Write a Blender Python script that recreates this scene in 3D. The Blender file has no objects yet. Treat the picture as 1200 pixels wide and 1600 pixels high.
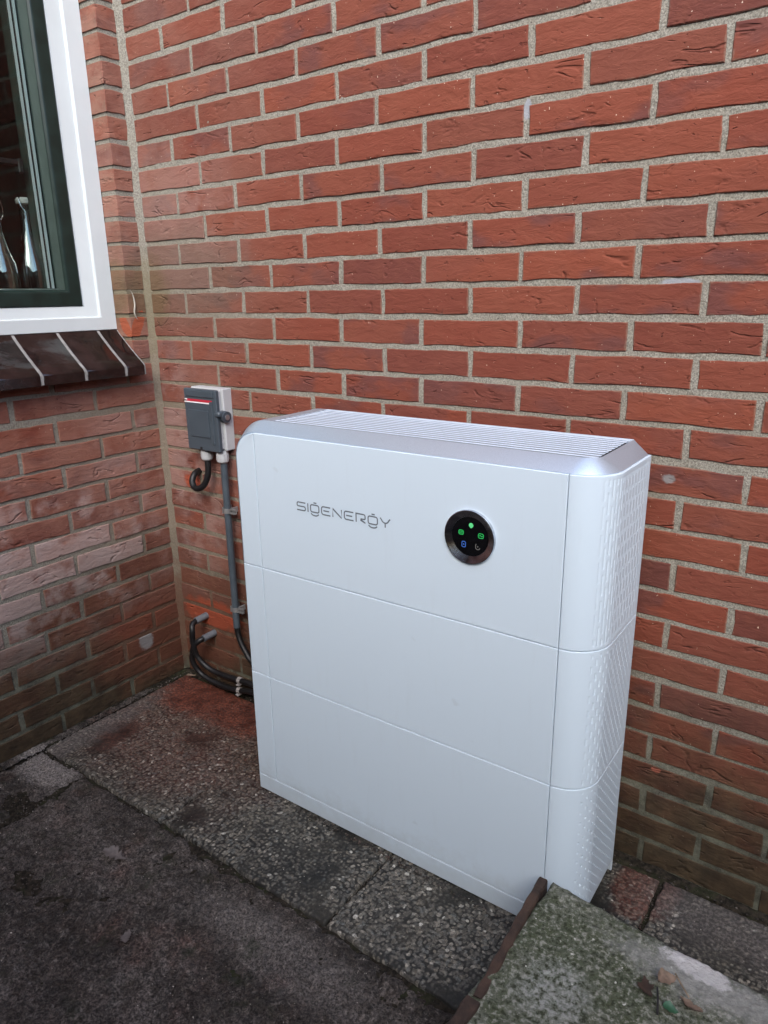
import bpy, math, random
import numpy as np
from mathutils import Matrix, Vector
R_ = random.Random(7)
S = bpy.context.scene
COL = S.collection
# ------------------------------------------------------------------ camera, sky, sun, exposure
cam = bpy.data.cameras.new("camera")
cam.sensor_fit = 'VERTICAL'; cam.sensor_height = 36.0; cam.sensor_width = 27.0
cam.lens = 36.0 * 1122.46 / 1600.0
cam.clip_start = 0.02; cam.clip_end = 500
co = bpy.data.objects.new("camera", cam); COL.objects.link(co)
rm = Matrix.Rotation(0.62909, 4, 'Z') @ Matrix.Rotation(1.27639, 4, 'X') @ Matrix.Rotation(-0.014806, 4, 'Z')
co.matrix_world = Matrix.Translation((1.77335, -1.32646, 1.17189)) @ rm
S.camera = co
W = bpy.data.worlds.new("World"); S.world = W; W.use_nodes = True
wn = W.node_tree
bg = wn.nodes["Background"]
sky = wn.nodes.new("ShaderNodeTexSky"); sky.sky_type = 'NISHITA'; sky.sun_disc = False
SUN_EL, SUN_AZ = math.radians(39), math.radians(151)     # azimuth measured from +Y towards +X
sky.sun_elevation = SUN_EL; sky.sun_rotation = SUN_AZ
sky.air_density = 1.0; sky.dust_density = 1.6; sky.ozone_density = .7
wn.links.new(sky.outputs[0], bg.inputs[0]); bg.inputs[1].default_value = 0.15
sun = bpy.data.lights.new("sun", 'SUN'); sun.energy = 0.5; sun.angle = math.radians(36); sun.color = (1.0, 1.0, 0.95)
so = bpy.data.objects.new("sun", sun); COL.objects.link(so)
sd = Vector((math.sin(SUN_AZ)*math.cos(SUN_EL), math.cos(SUN_AZ)*math.cos(SUN_EL), math.sin(SUN_EL)))
so.rotation_euler = sd.to_track_quat('Z', 'Y').to_euler(); so.location = (3, -4, 5)
S.view_settings.view_transform = 'Standard'; S.view_settings.look = 'None'
S.view_settings.gamma = 1.0; S.view_settings.exposure = 1.9; S.view_settings.use_curve_mapping = False
S.render.engine = 'CYCLES'

# ------------------------------------------------------------------ node helpers
class N:
    def __init__(s, name):
        s.m = bpy.data.materials.new(name); s.m.use_nodes = True
        s.t = s.m.node_tree; s.b = s.t.nodes["Principled BSDF"]; s.out = s.t.nodes["Material Output"]
        s._pos = None
    def n(s, k, **kw):
        nd = s.t.nodes.new(k)
        for a, v in kw.items(): setattr(nd, a, v)
        return nd
    def put(s, sock, v):
        if v is None: return
        if hasattr(v, 'is_linked') or isinstance(v, bpy.types.NodeSocket): s.t.links.new(v, sock)
        else:
            if sock.type == 'RGBA' and len(v) == 3: v = (*v, 1)
            sock.default_value = v
    def math(s, op, a, b=None, c=None, clamp=False):
        nd = s.n("ShaderNodeMath", operation=op); nd.use_clamp = clamp
        s.put(nd.inputs[0], a)
        if b is not None: s.put(nd.inputs[1], b)
        if c is not None: s.put(nd.inputs[2], c)
        return nd.outputs[0]
    def pos(s):
        if s._pos is None:
            g = s.n("ShaderNodeNewGeometry"); sp = s.n("ShaderNodeSeparateXYZ"); s.t.links.new(g.outputs[0], sp.inputs[0])
            s._pos = (g.outputs[0], sp.outputs[0], sp.outputs[1], sp.outputs[2])
        return s._pos
    def vec(s, x, y, z):
        c = s.n("ShaderNodeCombineXYZ")
        for i, v in enumerate((x, y, z)): s.put(c.inputs[i], v)
        return c.outputs[0]
    def noise(s, v, scale, detail=3, rough=.5, dist=0, out=0, lac=2):
        nd = s.n("ShaderNodeTexNoise"); s.put(nd.inputs["Vector"], v)
        nd.inputs["Scale"].default_value = scale; nd.inputs["Detail"].default_value = detail
        nd.inputs["Roughness"].default_value = rough; nd.inputs["Distortion"].default_value = dist
        return nd.outputs[out]
    def voro(s, v, scale, out=0, feat='F1', rnd=1):
        nd = s.n("ShaderNodeTexVoronoi", feature=feat); s.put(nd.inputs["Vector"], v)
        nd.inputs["Scale"].default_value = scale; nd.inputs["Randomness"].default_value = rnd
        return nd.outputs[out]
    def rng(s, v, a, b, c=0., d=1., smooth=True):
        nd = s.n("ShaderNodeMapRange"); nd.interpolation_type = 'SMOOTHSTEP' if smooth else 'LINEAR'
        s.put(nd.inputs[0], v)
        for i, q in enumerate((a, b, c, d)): s.put(nd.inputs[i+1], q)
        return nd.outputs[0]
    def mix(s, f, a, b, mode='MIX'):
        nd = s.n("ShaderNodeMix", data_type='RGBA', blend_type=mode)
        s.put(nd.inputs[0], f); s.put(nd.inputs[6], a); s.put(nd.inputs[7], b)
        return nd.outputs[2]
    def ramp(s, f, stops):
        nd = s.n("ShaderNodeValToRGB"); s.put(nd.inputs[0], f)
        e = nd.color_ramp.elements
        while len(e) < len(stops): e.new(0.5)
        for el, (p, c) in zip(e, stops): el.position = p; el.color = (*c, 1)
        return nd.outputs[0]
    def bump(s, h, strength=.5, dist=.002, prev=None):
        nd = s.n("ShaderNodeBump"); s.put(nd.inputs["Height"], h)
        nd.inputs["Strength"].default_value = strength; nd.inputs["Distance"].default_value = dist
        if prev is not None: s.put(nd.inputs["Normal"], prev)
        return nd.outputs[0]
    def attr(s, name, out=2):
        nd = s.n("ShaderNodeAttribute", attribute_name=name); return nd.outputs[out]
    def fin(s, col, rough=.6, metal=0., normal=None, spec=None, **kw):
        s.put(s.b.inputs["Base Color"], col); s.put(s.b.inputs["Roughness"], rough); s.put(s.b.inputs["Metallic"], metal)
        if spec is not None: s.put(s.b.inputs["Specular IOR Level"], spec)
        if normal is not None: s.put(s.b.inputs["Normal"], normal)
        for k, v in kw.items(): s.put(s.b.inputs[k.replace('_', ' ')], v)
        return s.m

def region(m, u, v, cu, cv, ru, rv, wob=None, soft=.5):
    """soft elliptical patch at (cu,cv) in two coordinates, edge broken by noise"""
    du = m.math('DIVIDE', m.math('SUBTRACT', u, cu), ru); dv = m.math('DIVIDE', m.math('SUBTRACT', v, cv), rv)
    d = m.math('SQRT', m.math('ADD', m.math('MULTIPLY', du, du), m.math('MULTIPLY', dv, dv)))
    if wob is not None: d = m.math('ADD', d, m.math('MULTIPLY', m.math('SUBTRACT', wob, .5), 1.6))
    return m.rng(d, 1 - soft/2, 1 + soft/2, 1., 0.)

# ------------------------------------------------------------------ masonry materials
def wall_masks(m):
    P, x, y, z = m.pos()
    U = m.math('SUBTRACT', x, y)                # along whichever wall (x on the back wall, -y on the side wall)
    left = m.rng(m.math('SUBTRACT', x, m.math('MULTIPLY', y, -1.0)), -.012, -.004, 1, 0)   # 1 on the side wall
    n1 = m.noise(P, 6, 5, .65); n2 = m.noise(P, 17, 5, .7); n3 = m.noise(P, 2.3, 3, .5)
    return P, x, y, z, U, left, n1, n2, n3

def brick_mat():
    m = N("fired clay brick")
    P, x, y, z, U, left, n1, n2, n3 = wall_masks(m)
    oi = m.n("ShaderNodeObjectInfo").outputs["Random"]
    base = m.ramp(oi, [(0, (.150, .040, .026)), (.22, (.190, .048, .028)), (.45, (.165, .050, .032)), (.65, (.205, .054, .030)), (.82, (.130, .040, .030)), (.93, (.18, .046, .027)), (1, (.115, .040, .032))])
    ni = m.noise(m.vec(m.math('MULTIPLY', U, 1.0), m.math('MULTIPLY', z, 1.6), m.math('MULTIPLY', oi, 30)), 9, 3, .5)
    purp = m.math('MULTIPLY', m.rng(ni, .46, .62), m.rng(m.math('FRACT', m.math('MULTIPLY', oi, 7.31)), .30, .70))
    c = m.mix(m.math('MULTIPLY', purp, .8), base, (.115, .043, .038))
    c = m.mix(m.math('MULTIPLY', m.rng(n2, .40, .75), .30), c, (.215, .073, .045))
    # folds and drag marks of the moulded face
    W1 = m.vec(m.math('MULTIPLY', U, 1.0), m.math('MULTIPLY', z, 2.6), m.math('MULTIPLY', oi, 11))
    wv = m.noise(W1, 9, 2.2, .5, .7)
    ridge = m.math('ABSOLUTE', m.math('SUBTRACT', wv, .5))
    sparse = m.rng(m.noise(m.vec(U, m.math('MULTIPLY', z, 1.3), m.math('MULTIPLY', oi, 5)), 17, 3, .6), .54, .66)
    crease = m.math('MULTIPLY', m.rng(ridge, .0, .045, 1., 0.), sparse)
    pitn = m.noise(m.vec(U, m.math('MULTIPLY', z, 1.8), 3.1), 62, 2, .6, .6)
    pit = m.rng(pitn, .68, .76)
    cs = m.rng(m.math('FRACT', m.math('MULTIPLY', oi, 3.77)), .2, .9, .15, .8)
    c = m.mix(m.math('MULTIPLY', m.math('MAXIMUM', m.math('MULTIPLY', crease, cs), pit), .60), c, (.11, .032, .022))
    # pale sand grains
    sp = m.noise(P, 210, 1, .5); c = m.mix(m.rng(sp, .75, .80), c, (.62, .46, .36))
    # lime bloom: strong blotches low on the side wall, faint near the corner of the back wall
    b1 = region(m, U, z, .44, .47, .40, .22, n1, .9)
    b1 = m.math('MULTIPLY', b1, left)
    b2 = m.math('MULTIPLY', region(m, U, z, .10, 1.36, .26, .20, n1, .9), .22)
    b3 = m.math('MULTIPLY', region(m, U, z, .06, .62, .22, .36, n1, .9), .38)
    bl = m.math('MAXIMUM', m.math('MAXIMUM', b1, b2), b3)
    pick = m.rng(m.math('ADD', m.noise(P, 13, 4, .62), m.math('MULTIPLY', m.math('SUBTRACT', m.math('FRACT', m.math('MULTIPLY', oi, 13.7)), .5), .35)), .36, .62)
    c = m.mix(m.math('MULTIPLY', m.math('MULTIPLY', bl, pick), .85), c, (.46, .37, .345))
    # mortar dust smeared over the arrises
    gc = m.n("ShaderNodeTexCoord"); gs = m.n("ShaderNodeSeparateXYZ"); m.t.links.new(gc.outputs["Generated"], gs.inputs[0])
    ex = m.math('MULTIPLY', m.math('SUBTRACT', .5, m.math('ABSOLUTE', m.math('SUBTRACT', gs.outputs[0], .5))), .21)
    ez = m.math('MULTIPLY', m.math('SUBTRACT', .5, m.math('ABSOLUTE', m.math('SUBTRACT', gs.outputs[2], .5))), .052)
    ed = m.math('ADD', m.math('MINIMUM', ex, ez), m.math('MULTIPLY', m.math('SUBTRACT', m.noise(P, 70, 4, .65), .5), .012))
    c = m.mix(m.math('MULTIPLY', m.rng(ed, .0002, .0032, 1., 0.), .42), c, (.23, .17, .125))
    # thin grey film of old bloom near the corner
    c = m.mix(m.math('MULTIPLY', m.math('MULTIPLY', m.rng(U, .75, .1), m.rng(n1, .3, .7)), .34), c, (.26, .155, .12))
    gf = m.math('MULTIPLY', region(m, U, z, .12, 1.22, .26, .12, n1, .9), .55)
    c = m.mix(gf, c, (.125, .090, .068))
    lf = m.math('MULTIPLY', m.math('MULTIPLY', left, m.rng(z, .35, .60)), m.rng(m.noise(P, 11, 4, .6), .30, .62))
    c = m.mix(m.math('MULTIPLY', lf, .50), c, (.30, .145, .105))  # side wall painted lighter, making up for the weak light on it
    # olive-brown tone, darker towards the ground, edge broken by noise
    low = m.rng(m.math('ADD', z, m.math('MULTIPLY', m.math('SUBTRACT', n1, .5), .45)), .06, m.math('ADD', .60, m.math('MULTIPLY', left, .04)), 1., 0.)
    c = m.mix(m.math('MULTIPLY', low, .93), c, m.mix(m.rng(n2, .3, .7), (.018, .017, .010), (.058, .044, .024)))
    # green run below the window corner
    gr = m.math('MULTIPLY', region(m, U, z, .02, 1.19, .060, .08, n2, .9), .5)
    c = m.mix(gr, c, (.115, .085, .035))
    # drilling dust (fresh orange) low in the corner, and the knocked-off brick beside the window
    du = m.math('MULTIPLY', region(m, U, z, .15, .235, .12, .045, n2, .5), m.math('SUBTRACT', 1., m.math('MULTIPLY', left, .8)))
    du = m.math('MAXIMUM', du, m.math('MULTIPLY', region(m, U, z, .12, .655, .040, .022, n2, .5), m.math('SUBTRACT', .9, m.math('MULTIPLY', left, .9))))
    c = m.mix(m.math('MULTIPLY', du, .85), c, (.33, .058, .022))
    du2 = m.math('MULTIPLY', region(m, U, z, .04, .18, .26, .16, n1, .9), .45)
    c = m.mix(du2, c, (.17, .050, .030))
    ch = m.math('MULTIPLY', region(m, m.math('ADD', U, m.math('MULTIPLY', z, .55)), z, .652, 1.092, .020, .040, n2, .10), left)
    c = m.mix(m.math('MULTIPLY', ch, .95), c, (.30, .075, .036))
    # small cement smears
    g = m.math('MULTIPLY', region(m, U, z, .142, .166, .024, .030, m.noise(P, 30, 5, .75), .5), left)
    g = m.math('MAXIMUM', g, m.math('MULTIPLY', region(m, U, z, 1.449, .844, .010, .008, m.noise(P, 60, 5, .75), .6), m.math('SUBTRACT', 1., left)))
    c = m.mix(m.math('MULTIPLY', g, .80), c, (.23, .235, .235))
    c = m.mix(m.math('MULTIPLY', m.math('MULTIPLY', region(m, U, z, 1.483, .238, .010, .006, m.noise(P, 60, 4, .7), .2), m.math('SUBTRACT', 1., left)), .8), c, (.28, .085, .055))
    h = m.math('ADD', m.math('MULTIPLY', crease, -.8), m.math('MULTIPLY', pit, -.7))
    h = m.math('ADD', h, m.math('MULTIPLY', m.noise(W1, 20, 4, .65, .4), 1.3))
    b = m.bump(h, .85, .0036)
    b = m.bump(m.noise(P, 240, 3, .7), .5, .0007, b)
    return m.fin(c, m.math('SUBTRACT', .88, m.math('MULTIPLY', g, .1)), normal=b, spec=.25)

def mortar_mat(name="sandy cement mortar", tone=.57):
    m = N(name)
    P, x, y, z, U, left, n1, n2, n3 = wall_masks(m)
    g1 = m.noise(P, 330, 2, .7); g2 = m.noise(P, 120, 3, .6)
    c = m.mix(m.rng(g1, .32, .68), tuple(tone*v for v in (.26, .24, .20)), tuple(tone*v for v in (.60, .57, .485)))
    c = m.mix(m.math('MULTIPLY', m.rng(n2, .35, .7), .35), c, (.21, .19, .145))
    c = m.mix(m.rng(m.noise(P, 150, 1, .5), .74, .80), c, (.10, .09, .08))
    c = m.mix(m.math('MULTIPLY', m.math('MULTIPLY', m.rng(U, .60, .05), m.rng(z, 1.45, .95)), .72), c, (.18, .14, .10))
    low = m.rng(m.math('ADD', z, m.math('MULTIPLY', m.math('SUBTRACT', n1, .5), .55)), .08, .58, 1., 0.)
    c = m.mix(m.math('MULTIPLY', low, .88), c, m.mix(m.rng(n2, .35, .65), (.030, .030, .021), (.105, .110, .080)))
    gr = m.math('MULTIPLY', region(m, U, z, .02, 1.15, .07, .12, n2, .9), .75)
    c = m.mix(m.math('MULTIPLY', gr, .75), c, (.17, .145, .085))
    du = region(m, U, z, .08, .20, .22, .15, n2, .7)
    c = m.mix(m.math('MULTIPLY', du, .6), c, (.13, .055, .034))
    s1 = region(m, U, z, 1.137, 1.487, .008, .016, n2, .3); s2 = region(m, U, z, 1.430, 1.183, .034, .008, n2, .3)
    c = m.mix(m.math('MULTIPLY', m.math('MAXIMUM', s1, s2), m.math('SUBTRACT', 1., left)), c, (.30, .31, .33))
    b = m.bump(g2, .9, .0022); b = m.bump(g1, .9, .0012, b)
    return m.fin(c, .95, normal=b, spec=.15)

def plain(name, col, rough=.5, metal=0., bumps=None, spec=None, var=.12, vs=25, **kw):
    m = N(name); P = m.pos()[0]
    n = m.noise(P, vs, 4, .6)
    c = m.mix(m.rng(n, .3, .7), tuple(v*(1-var) for v in col), tuple(min(1, v*(1+var)) for v in col))
    b = m.bump(m.noise(P, bumps[0], 3, .6), bumps[1], bumps[2]) if bumps else None
    return m.fin(c, m.rng(n, .2, .8, max(.02, rough-.05), rough+.05), metal, b, spec, **kw)

M = {}
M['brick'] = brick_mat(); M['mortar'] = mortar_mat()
M['white_shell'] = plain("white powder coat", (.55, .655, .745), .42, bumps=(900, .06, .0003), var=.012, vs=3)
def silver():
    m = N("silver paint"); P = m.pos()[0]
    return m.fin(m.mix(m.rng(m.noise(P, 1200, 1, .5), .3, .7), (.44, .53, .62), (.55, .645, .74)), .36, .6)
M['silver'] = silver()
def shell():
    m = N("white powder coat"); P, x, y, z = m.pos()
    n = m.noise(P, 3, 3, .5); n1 = m.noise(P, 26, 5, .7)
    c = m.mix(n, (.545, .645, .732), (.565, .665, .750))
    spl = m.math('MULTIPLY', m.rng(m.math('ADD', z, m.math('MULTIPLY', m.math('SUBTRACT', n1, .5), .16)), .0, .10, 1., 0.), .30)
    c = m.mix(spl, c, (.30, .31, .30))
    smu = m.rng(m.noise(m.vec(x, y, m.math('MULTIPLY', z, 1.3)), 17, 2, .5), .735, .79)
    c = m.mix(m.math('MULTIPLY', smu, .16), c, (.25, .27, .28))
    st = m.math('MULTIPLY', m.rng(m.noise(m.vec(m.math('MULTIPLY', x, 9.), m.math('MULTIPLY', y, 9.), z), 6, 4, .6), .55, .8), .07)
    c = m.mix(st, c, (.34, .36, .36))
    return m.fin(c, m.rng(n1, .2, .8, .40, .50), normal=m.bump(m.noise(P, 900, 2, .5), .08, .0004))
M['white_shell'] = shell()
M['core'] = plain("dark grille interior", (.05, .056, .065), .6)
M['fin'] = plain("painted aluminium fin", (.60, .70, .82), .45, .1, var=.03)
M['print'] = plain("grey printed ink", (.11, .13, .16), .5, var=.03)
M['chrome'] = plain("dark chrome", (.55, .58, .64), .14, 1.0, var=.25, vs=60)
M['glossblack'] = plain("gloss black glass", (.004, .004, .005), .06, spec=.5)
M['pvc_white'] = plain("white upvc", (.61, .66, .665), .32, var=.03, vs=8)
M['green'] = plain("dark green painted sash", (.008, .020, .016), .35, bumps=(500, .1, .0003), var=.2)
M['green2'] = plain("grey green rubber edge", (.034, .052, .044), .5, var=.1)
M['rubber'] = plain("black rubber", (.012, .012, .013), .5)
M['cable'] = plain("black cable sheath", (.006, .006, .007), .5, bumps=(300, .15, .0005), var=.3)
M['conduit'] = plain("grey pvc conduit", (.062, .080, .098), .45, var=.15)
M['stub'] = plain("pale grey pvc tube", (.13, .14, .155), .5, var=.12)
M['clip'] = plain("zinc pipe clip", (.27, .27, .27), .4, .4, var=.1)
M['clip_bright'] = plain("bright zinc clip", (.30, .28, .27), .5, .1, var=.3, vs=150)
M['switch_dark'] = plain("slate grey plastic cover", (.052, .068, .084), .45, bumps=(700, .12, .0003), var=.05)
M['switch_knob'] = plain("dark plastic lever", (.050, .066, .082), .4, var=.05)
M['switch_light'] = plain("light grey plastic base", (.42, .43, .44), .5, var=.03)
M['red'] = plain("red stripe", (.42, .02, .04), .5, var=.05)
M['white_stripe'] = plain("white stripe", (.8, .8, .8), .5, var=.02)
M['screw'] = plain("steel screw", (.35, .37, .40), .3, .8)
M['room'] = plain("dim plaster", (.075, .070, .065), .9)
M['bottle_ceramic'] = plain("ceramic stopper", (.70, .69, .64), .3, var=.03)
M['wire'] = plain("steel wire", (.6, .6, .6), .25, 1.0)

def emis(name, col, st):
    m = N(name)
    nz = m.noise(m.pos()[0], 900, 1, .5)
    m.put(m.b.inputs["Emission Color"], m.mix(m.rng(nz, .3, .7), tuple(.7*v for v in col), col))
    m.put(m.b.inputs["Emission Strength"], st)
    return m.fin((.02, .02, .02), .4)
M['led_green'] = emis("green led", (.02, .80, .16), .20)
M['led_mint'] = emis("mint led", (.16, 1.0, .36), .22)
M['led_blue'] = emis("blue led", (.02, .12, .75), .14)
M['led_lblue'] = emis("light blue led", (.06, .24, .95), .16)
M['led_white'] = emis("white led", (.75, .72, .68), .07)

def sill_mat():
    m = N("dark brown glazed tile"); P = m.pos()[0]
    n = m.noise(P, 22, 4, .6)
    c = m.mix(m.rng(n, .35, .7), (.009, .006, .006), (.022, .013, .0125))
    b = m.bump(m.noise(P, 30, 3, .5), .25, .003)
    return m.fin(c, m.rng(m.noise(P, 14, 4, .6), .35, .7, .07, .2), normal=b, spec=.5)
M['sill'] = sill_mat()
M['sill_joint'] = plain("pale sill grout", (.23, .225, .215), .9, bumps=(300, .5, .001), var=.25, vs=80)

def glass(name="window glass", tint=(.86, .9, .88), amount=None):
    m = N(name)
    tr = m.n("ShaderNodeBsdfTransparent"); tr.inputs[0].default_value = (*tint, 1)
    gl = m.n("ShaderNodeBsdfGlossy"); gl.inputs["Roughness"].default_value = .015; gl.inputs[0].default_value = (.95, .95, .95, 1)
    fr = m.n("ShaderNodeFresnel"); fr.inputs[0].default_value = 1.52
    nz = m.noise(m.pos()[0], 3, 1, .4); bp = m.bump(nz, .02, .01); m.t.links.new(bp, gl.inputs["Normal"])
    mx = m.n("ShaderNodeMixShader")
    m.t.links.new(m.math('MULTIPLY', fr.outputs[0], amount or .45, clamp=True), mx.inputs[0]); m.t.links.new(tr.outputs[0], mx.inputs[1]); m.t.links.new(gl.outputs[0], mx.inputs[2])
    m.t.links.new(mx.outputs[0], m.out.inputs[0]); return m.m
M['glass'] = glass(); M['bottle_glass'] = glass("clear bottle glass", (.82, .88, .88), 4.0)

def tile_mat():
    m = N("washed gravel paving")
    P, x, y, z = m.pos(); pid = m.attr("pebble"); pm = m.attr("proud")
    pc = m.ramp(pid, [(0, (.040, .038, .036)), (.3, (.075, .068, .060)), (.55, (.115, .100, .082)), (.75, (.070, .074, .074)), (.90, (.16, .14, .12)), (.97, (.24, .22, .19)), (1, (.42, .40, .37))])
    pc = m.mix(1., m.mix(m.math('MULTIPLY', m.noise(P, 130, 3, .6), .35), pc, (.05, .045, .04)), (1.60, 1.60, 1.50), 'MULTIPLY')
    n1 = m.noise(P, 5, 5, .62); n2 = m.noise(P, 22, 4, .65)
    mt = m.mix(m.rng(n2, .3, .7), (.010, .010, .009), (.030, .028, .023))
    c = m.mix(m.rng(pm, .08, .42), mt, pc)
    film = m.math('MULTIPLY', m.rng(n1, .42, .68), .32)
    c = m.mix(film, c, m.mix(m.rng(n2, .3, .7), (.052, .047, .034), (.095, .080, .058)))
    # brick dust thrown out while drilling: in the corner and behind the cabinet's far end
    d1 = region(m, x, y, .22, -.07, .34, .13, n1, .9)
    d2 = region(m, x, y, 1.50, -.06, .06, .09, n2, .5)
    d3 = m.math('MULTIPLY', region(m, x, y, .28, -.25, .36, .22, n1, 1.0), .34)
    d = m.math('MAXIMUM', m.math('MAXIMUM', m.math('MULTIPLY', d1, .92), m.math('MULTIPLY', d2, .55)), d3)
    c = m.mix(d, c, m.mix(m.rng(n2, .35, .65), (.085, .019, .010), (.175, .046, .025)))
    # cement haze along the walls
    ce = m.math('MULTIPLY', m.math('MAXIMUM', region(m, x, y, .04, -.40, .06, .24, n2, .9), region(m, x, y, 1.68, -.04, .17, .10, n1, .9)), .5)
    c = m.mix(ce, c, (.15, .13, .12))
    c = m.mix(m.math('MULTIPLY', m.rng(m.noise(P, 150, 3, .7), .56, .46), .55), c, (.008, .008, .007))
    sp = m.noise(P, 190, 1, .5); c = m.mix(m.rng(sp, .765, .80), c, (.42, .39, .34))
    b = m.bump(m.noise(P, 260, 3, .7), .5, .001)
    return m.fin(c, m.rng(n2, .3, .7, .55, .85), normal=b, spec=.35)
M['tile'] = tile_mat()

def oldslab_mat():
    m = N("dirty worn concrete")
    P, x, y, z = m.pos()
    n1 = m.noise(P, 4, 6, .65); n2 = m.noise(P, 16, 6, .7); n3 = m.noise(P, 60, 4, .7)
    c = m.ramp(n1, [(.30, (.016, .014, .013)), (.45, (.036, .032, .030)), (.60, (.075, .068, .065)), (.75, (.145, .136, .130))])
    c = m.mix(m.math('MULTIPLY', m.rng(n2, .45, .68), .65), c, (.040, .030, .026))
    c = m.mix(m.math('MULTIPLY', m.rng(n3, .52, .70), .55), c, (.135, .125, .118))
    c = m.mix(m.math('MULTIPLY', m.rng(n3, .48, .34), .6), c, (.014, .013, .012))
    red = m.math('MULTIPLY', m.rng(m.noise(m.vec(x, y, 4.4), 5, 4, .6), .54, .72), .45)
    c = m.mix(red, c, (.085, .035, .026))
    hf = m.noise(P, 95, 5, .75); hg = m.noise(m.vec(x, y, 2.2), 34, 5, .7)
    c = m.mix(m.math('MULTIPLY', m.rng(hf, .52, .36), .75), c, (.009, .008, .0075))
    c = m.mix(m.math('MULTIPLY', m.rng(hf, .56, .70), .55), c, (.15, .135, .122))
    c = m.mix(m.math('MULTIPLY', m.rng(hg, .52, .38), .6), c, (.020, .016, .013))
    lt = m.math('MULTIPLY', region(m, x, y, .98, -.60, .20, .05, n1, 1.), .35)
    lt = m.math('MAXIMUM', lt, m.math('MULTIPLY', region(m, x, y, .10, -.54, .12, .06, n2, .6), .8))
    c = m.mix(m.math('MULTIPLY', lt, .75), c, (.185, .175, .172))
    c = m.mix(m.rng(m.noise(P, 170, 1, .5), .765, .80), c, (.36, .34, .31))
    c = m.mix(m.rng(m.noise(P, 110, 2, .5), .70, .76), c, (.008, .008, .007))
    vf = m.noise(P, 210, 4, .8); k = m.rng(vf, .36, .66, .42, 2.45)
    c = m.mix(1., c, m.vec(m.math('MULTIPLY', k, 1.06), k, m.math('MULTIPLY', k, .93)), 'MULTIPLY')
    mo = m.math('MULTIPLY', m.rng(m.noise(P, 12, 5, .7), .56, .70), .6); c = m.mix(mo, c, (.022, .027, .013))
    b = m.bump(vf, 1., .003); b = m.bump(n3, .9, .006, b); b = m.bump(hf, 1., .004, b)
    return m.fin(c, .80, normal=b, spec=.25)
M['oldslab'] = oldslab_mat()

def soil_mat():
    m = N("dark damp soil"); P = m.pos()[0]
    n = m.noise(P, 90, 4, .7); n1 = m.noise(P, 14, 4, .6)
    c = m.mix(m.rng(n, .35, .7), (.010, .009, .007), (.040, .032, .024))
    c = m.mix(m.math('MULTIPLY', m.rng(n1, .5, .7), .6), c, (.030, .036, .016))
    return m.fin(c, .95, normal=m.bump(n, 1., .004), spec=.1)
M['soil'] = soil_mat()

def moss_slab_mat():
    m = N("mossy lichen concrete")
    P, x, y, z = m.pos()
    n1 = m.noise(P, 9, 6, .65); n2 = m.noise(P, 38, 5, .7); n3 = m.noise(P, 120, 3, .7)
    c = m.mix(m.rng(n1, .35, .65), (.066, .076, .050), (.118, .124, .098))
    c = m.mix(m.math('MULTIPLY', m.rng(n2, .42, .62), .65), c, (.050, .060, .030))
    c = m.mix(m.math('MULTIPLY', m.rng(n3, .50, .66), .8), c, (.25, .25, .215))
    c = m.mix(m.math('MULTIPLY', m.rng(n3, .47, .36), .8), c, (.020, .023, .013))
    lich = m.math('MULTIPLY', m.rng(m.noise(P, 26, 5, .75, .4), .60, .68), m.rng(n2, .35, .55))
    c = m.mix(m.math('MULTIPLY', lich, .55), c, (.30, .33, .28))
    c = m.mix(m.rng(m.noise(P, 75, 2, .5), .70, .74), c, (.42, .42, .37))
    c = m.mix(m.rng(m.noise(m.vec(x, y, 7.7), 100, 2, .5), .72, .77), c, (.03, .03, .022))
    wp = region(m, m.math('ADD', x, m.math('MULTIPLY', y, .55)), y, 1.462, -.349, .052, .019, n2, .35)
    c = m.mix(wp, c, (.56, .55, .54))
    wh = m.math('MULTIPLY', region(m, x, y, 1.68, -.37, .13, .035, n2, 1.0), .6)
    c = m.mix(wh, c, (.26, .26, .25))
    w2 = m.math('MULTIPLY', region(m, x, y, 1.487, -.52, .05, .05, n1, .9), m.math('MULTIPLY', .45, m.rng(n3, .35, .6)))
    c = m.mix(w2, c, (.30, .31, .30))
    b = m.bump(n2, .7, .004); b = m.bump(n3, .9, .003, b)
    return m.fin(c, .92, normal=b, spec=.2)
M['moss'] = moss_slab_mat()
M['fence'] = plain("dark shade fence boards", (.060, .048, .038), .85, bumps=(90, .5, .003), var=.3, vs=12)  # boards of the added light-blocking fences
M['rust_board'] = plain("rotting brown edging", (.036, .020, .013), .85, bumps=(60, .8, .004), var=.5, vs=35)
M['riser'] = plain("rough grey concrete", (.085, .082, .074), .9, bumps=(90, 1., .006), var=.5, vs=70)
M['leaf_brown'] = plain("dry brown leaf", (.15, .105, .075), .7, bumps=(150, .5, .001), var=.3, vs=90)
M['leaf_pale'] = plain("bleached dry leaf", (.10, .083, .076), .75, bumps=(150, .5, .001), var=.25, vs=90)
M['leaf_green'] = plain("green leaf", (.02, .07, .035), .5, var=.3, vs=90)
M['twig'] = plain("dry twig", (.20, .15, .10), .8, var=.3, vs=90)
M['filler'] = plain("white crack filler", (.42, .39, .33), .8, bumps=(150, .6, .002), var=.12, vs=60)

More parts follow.
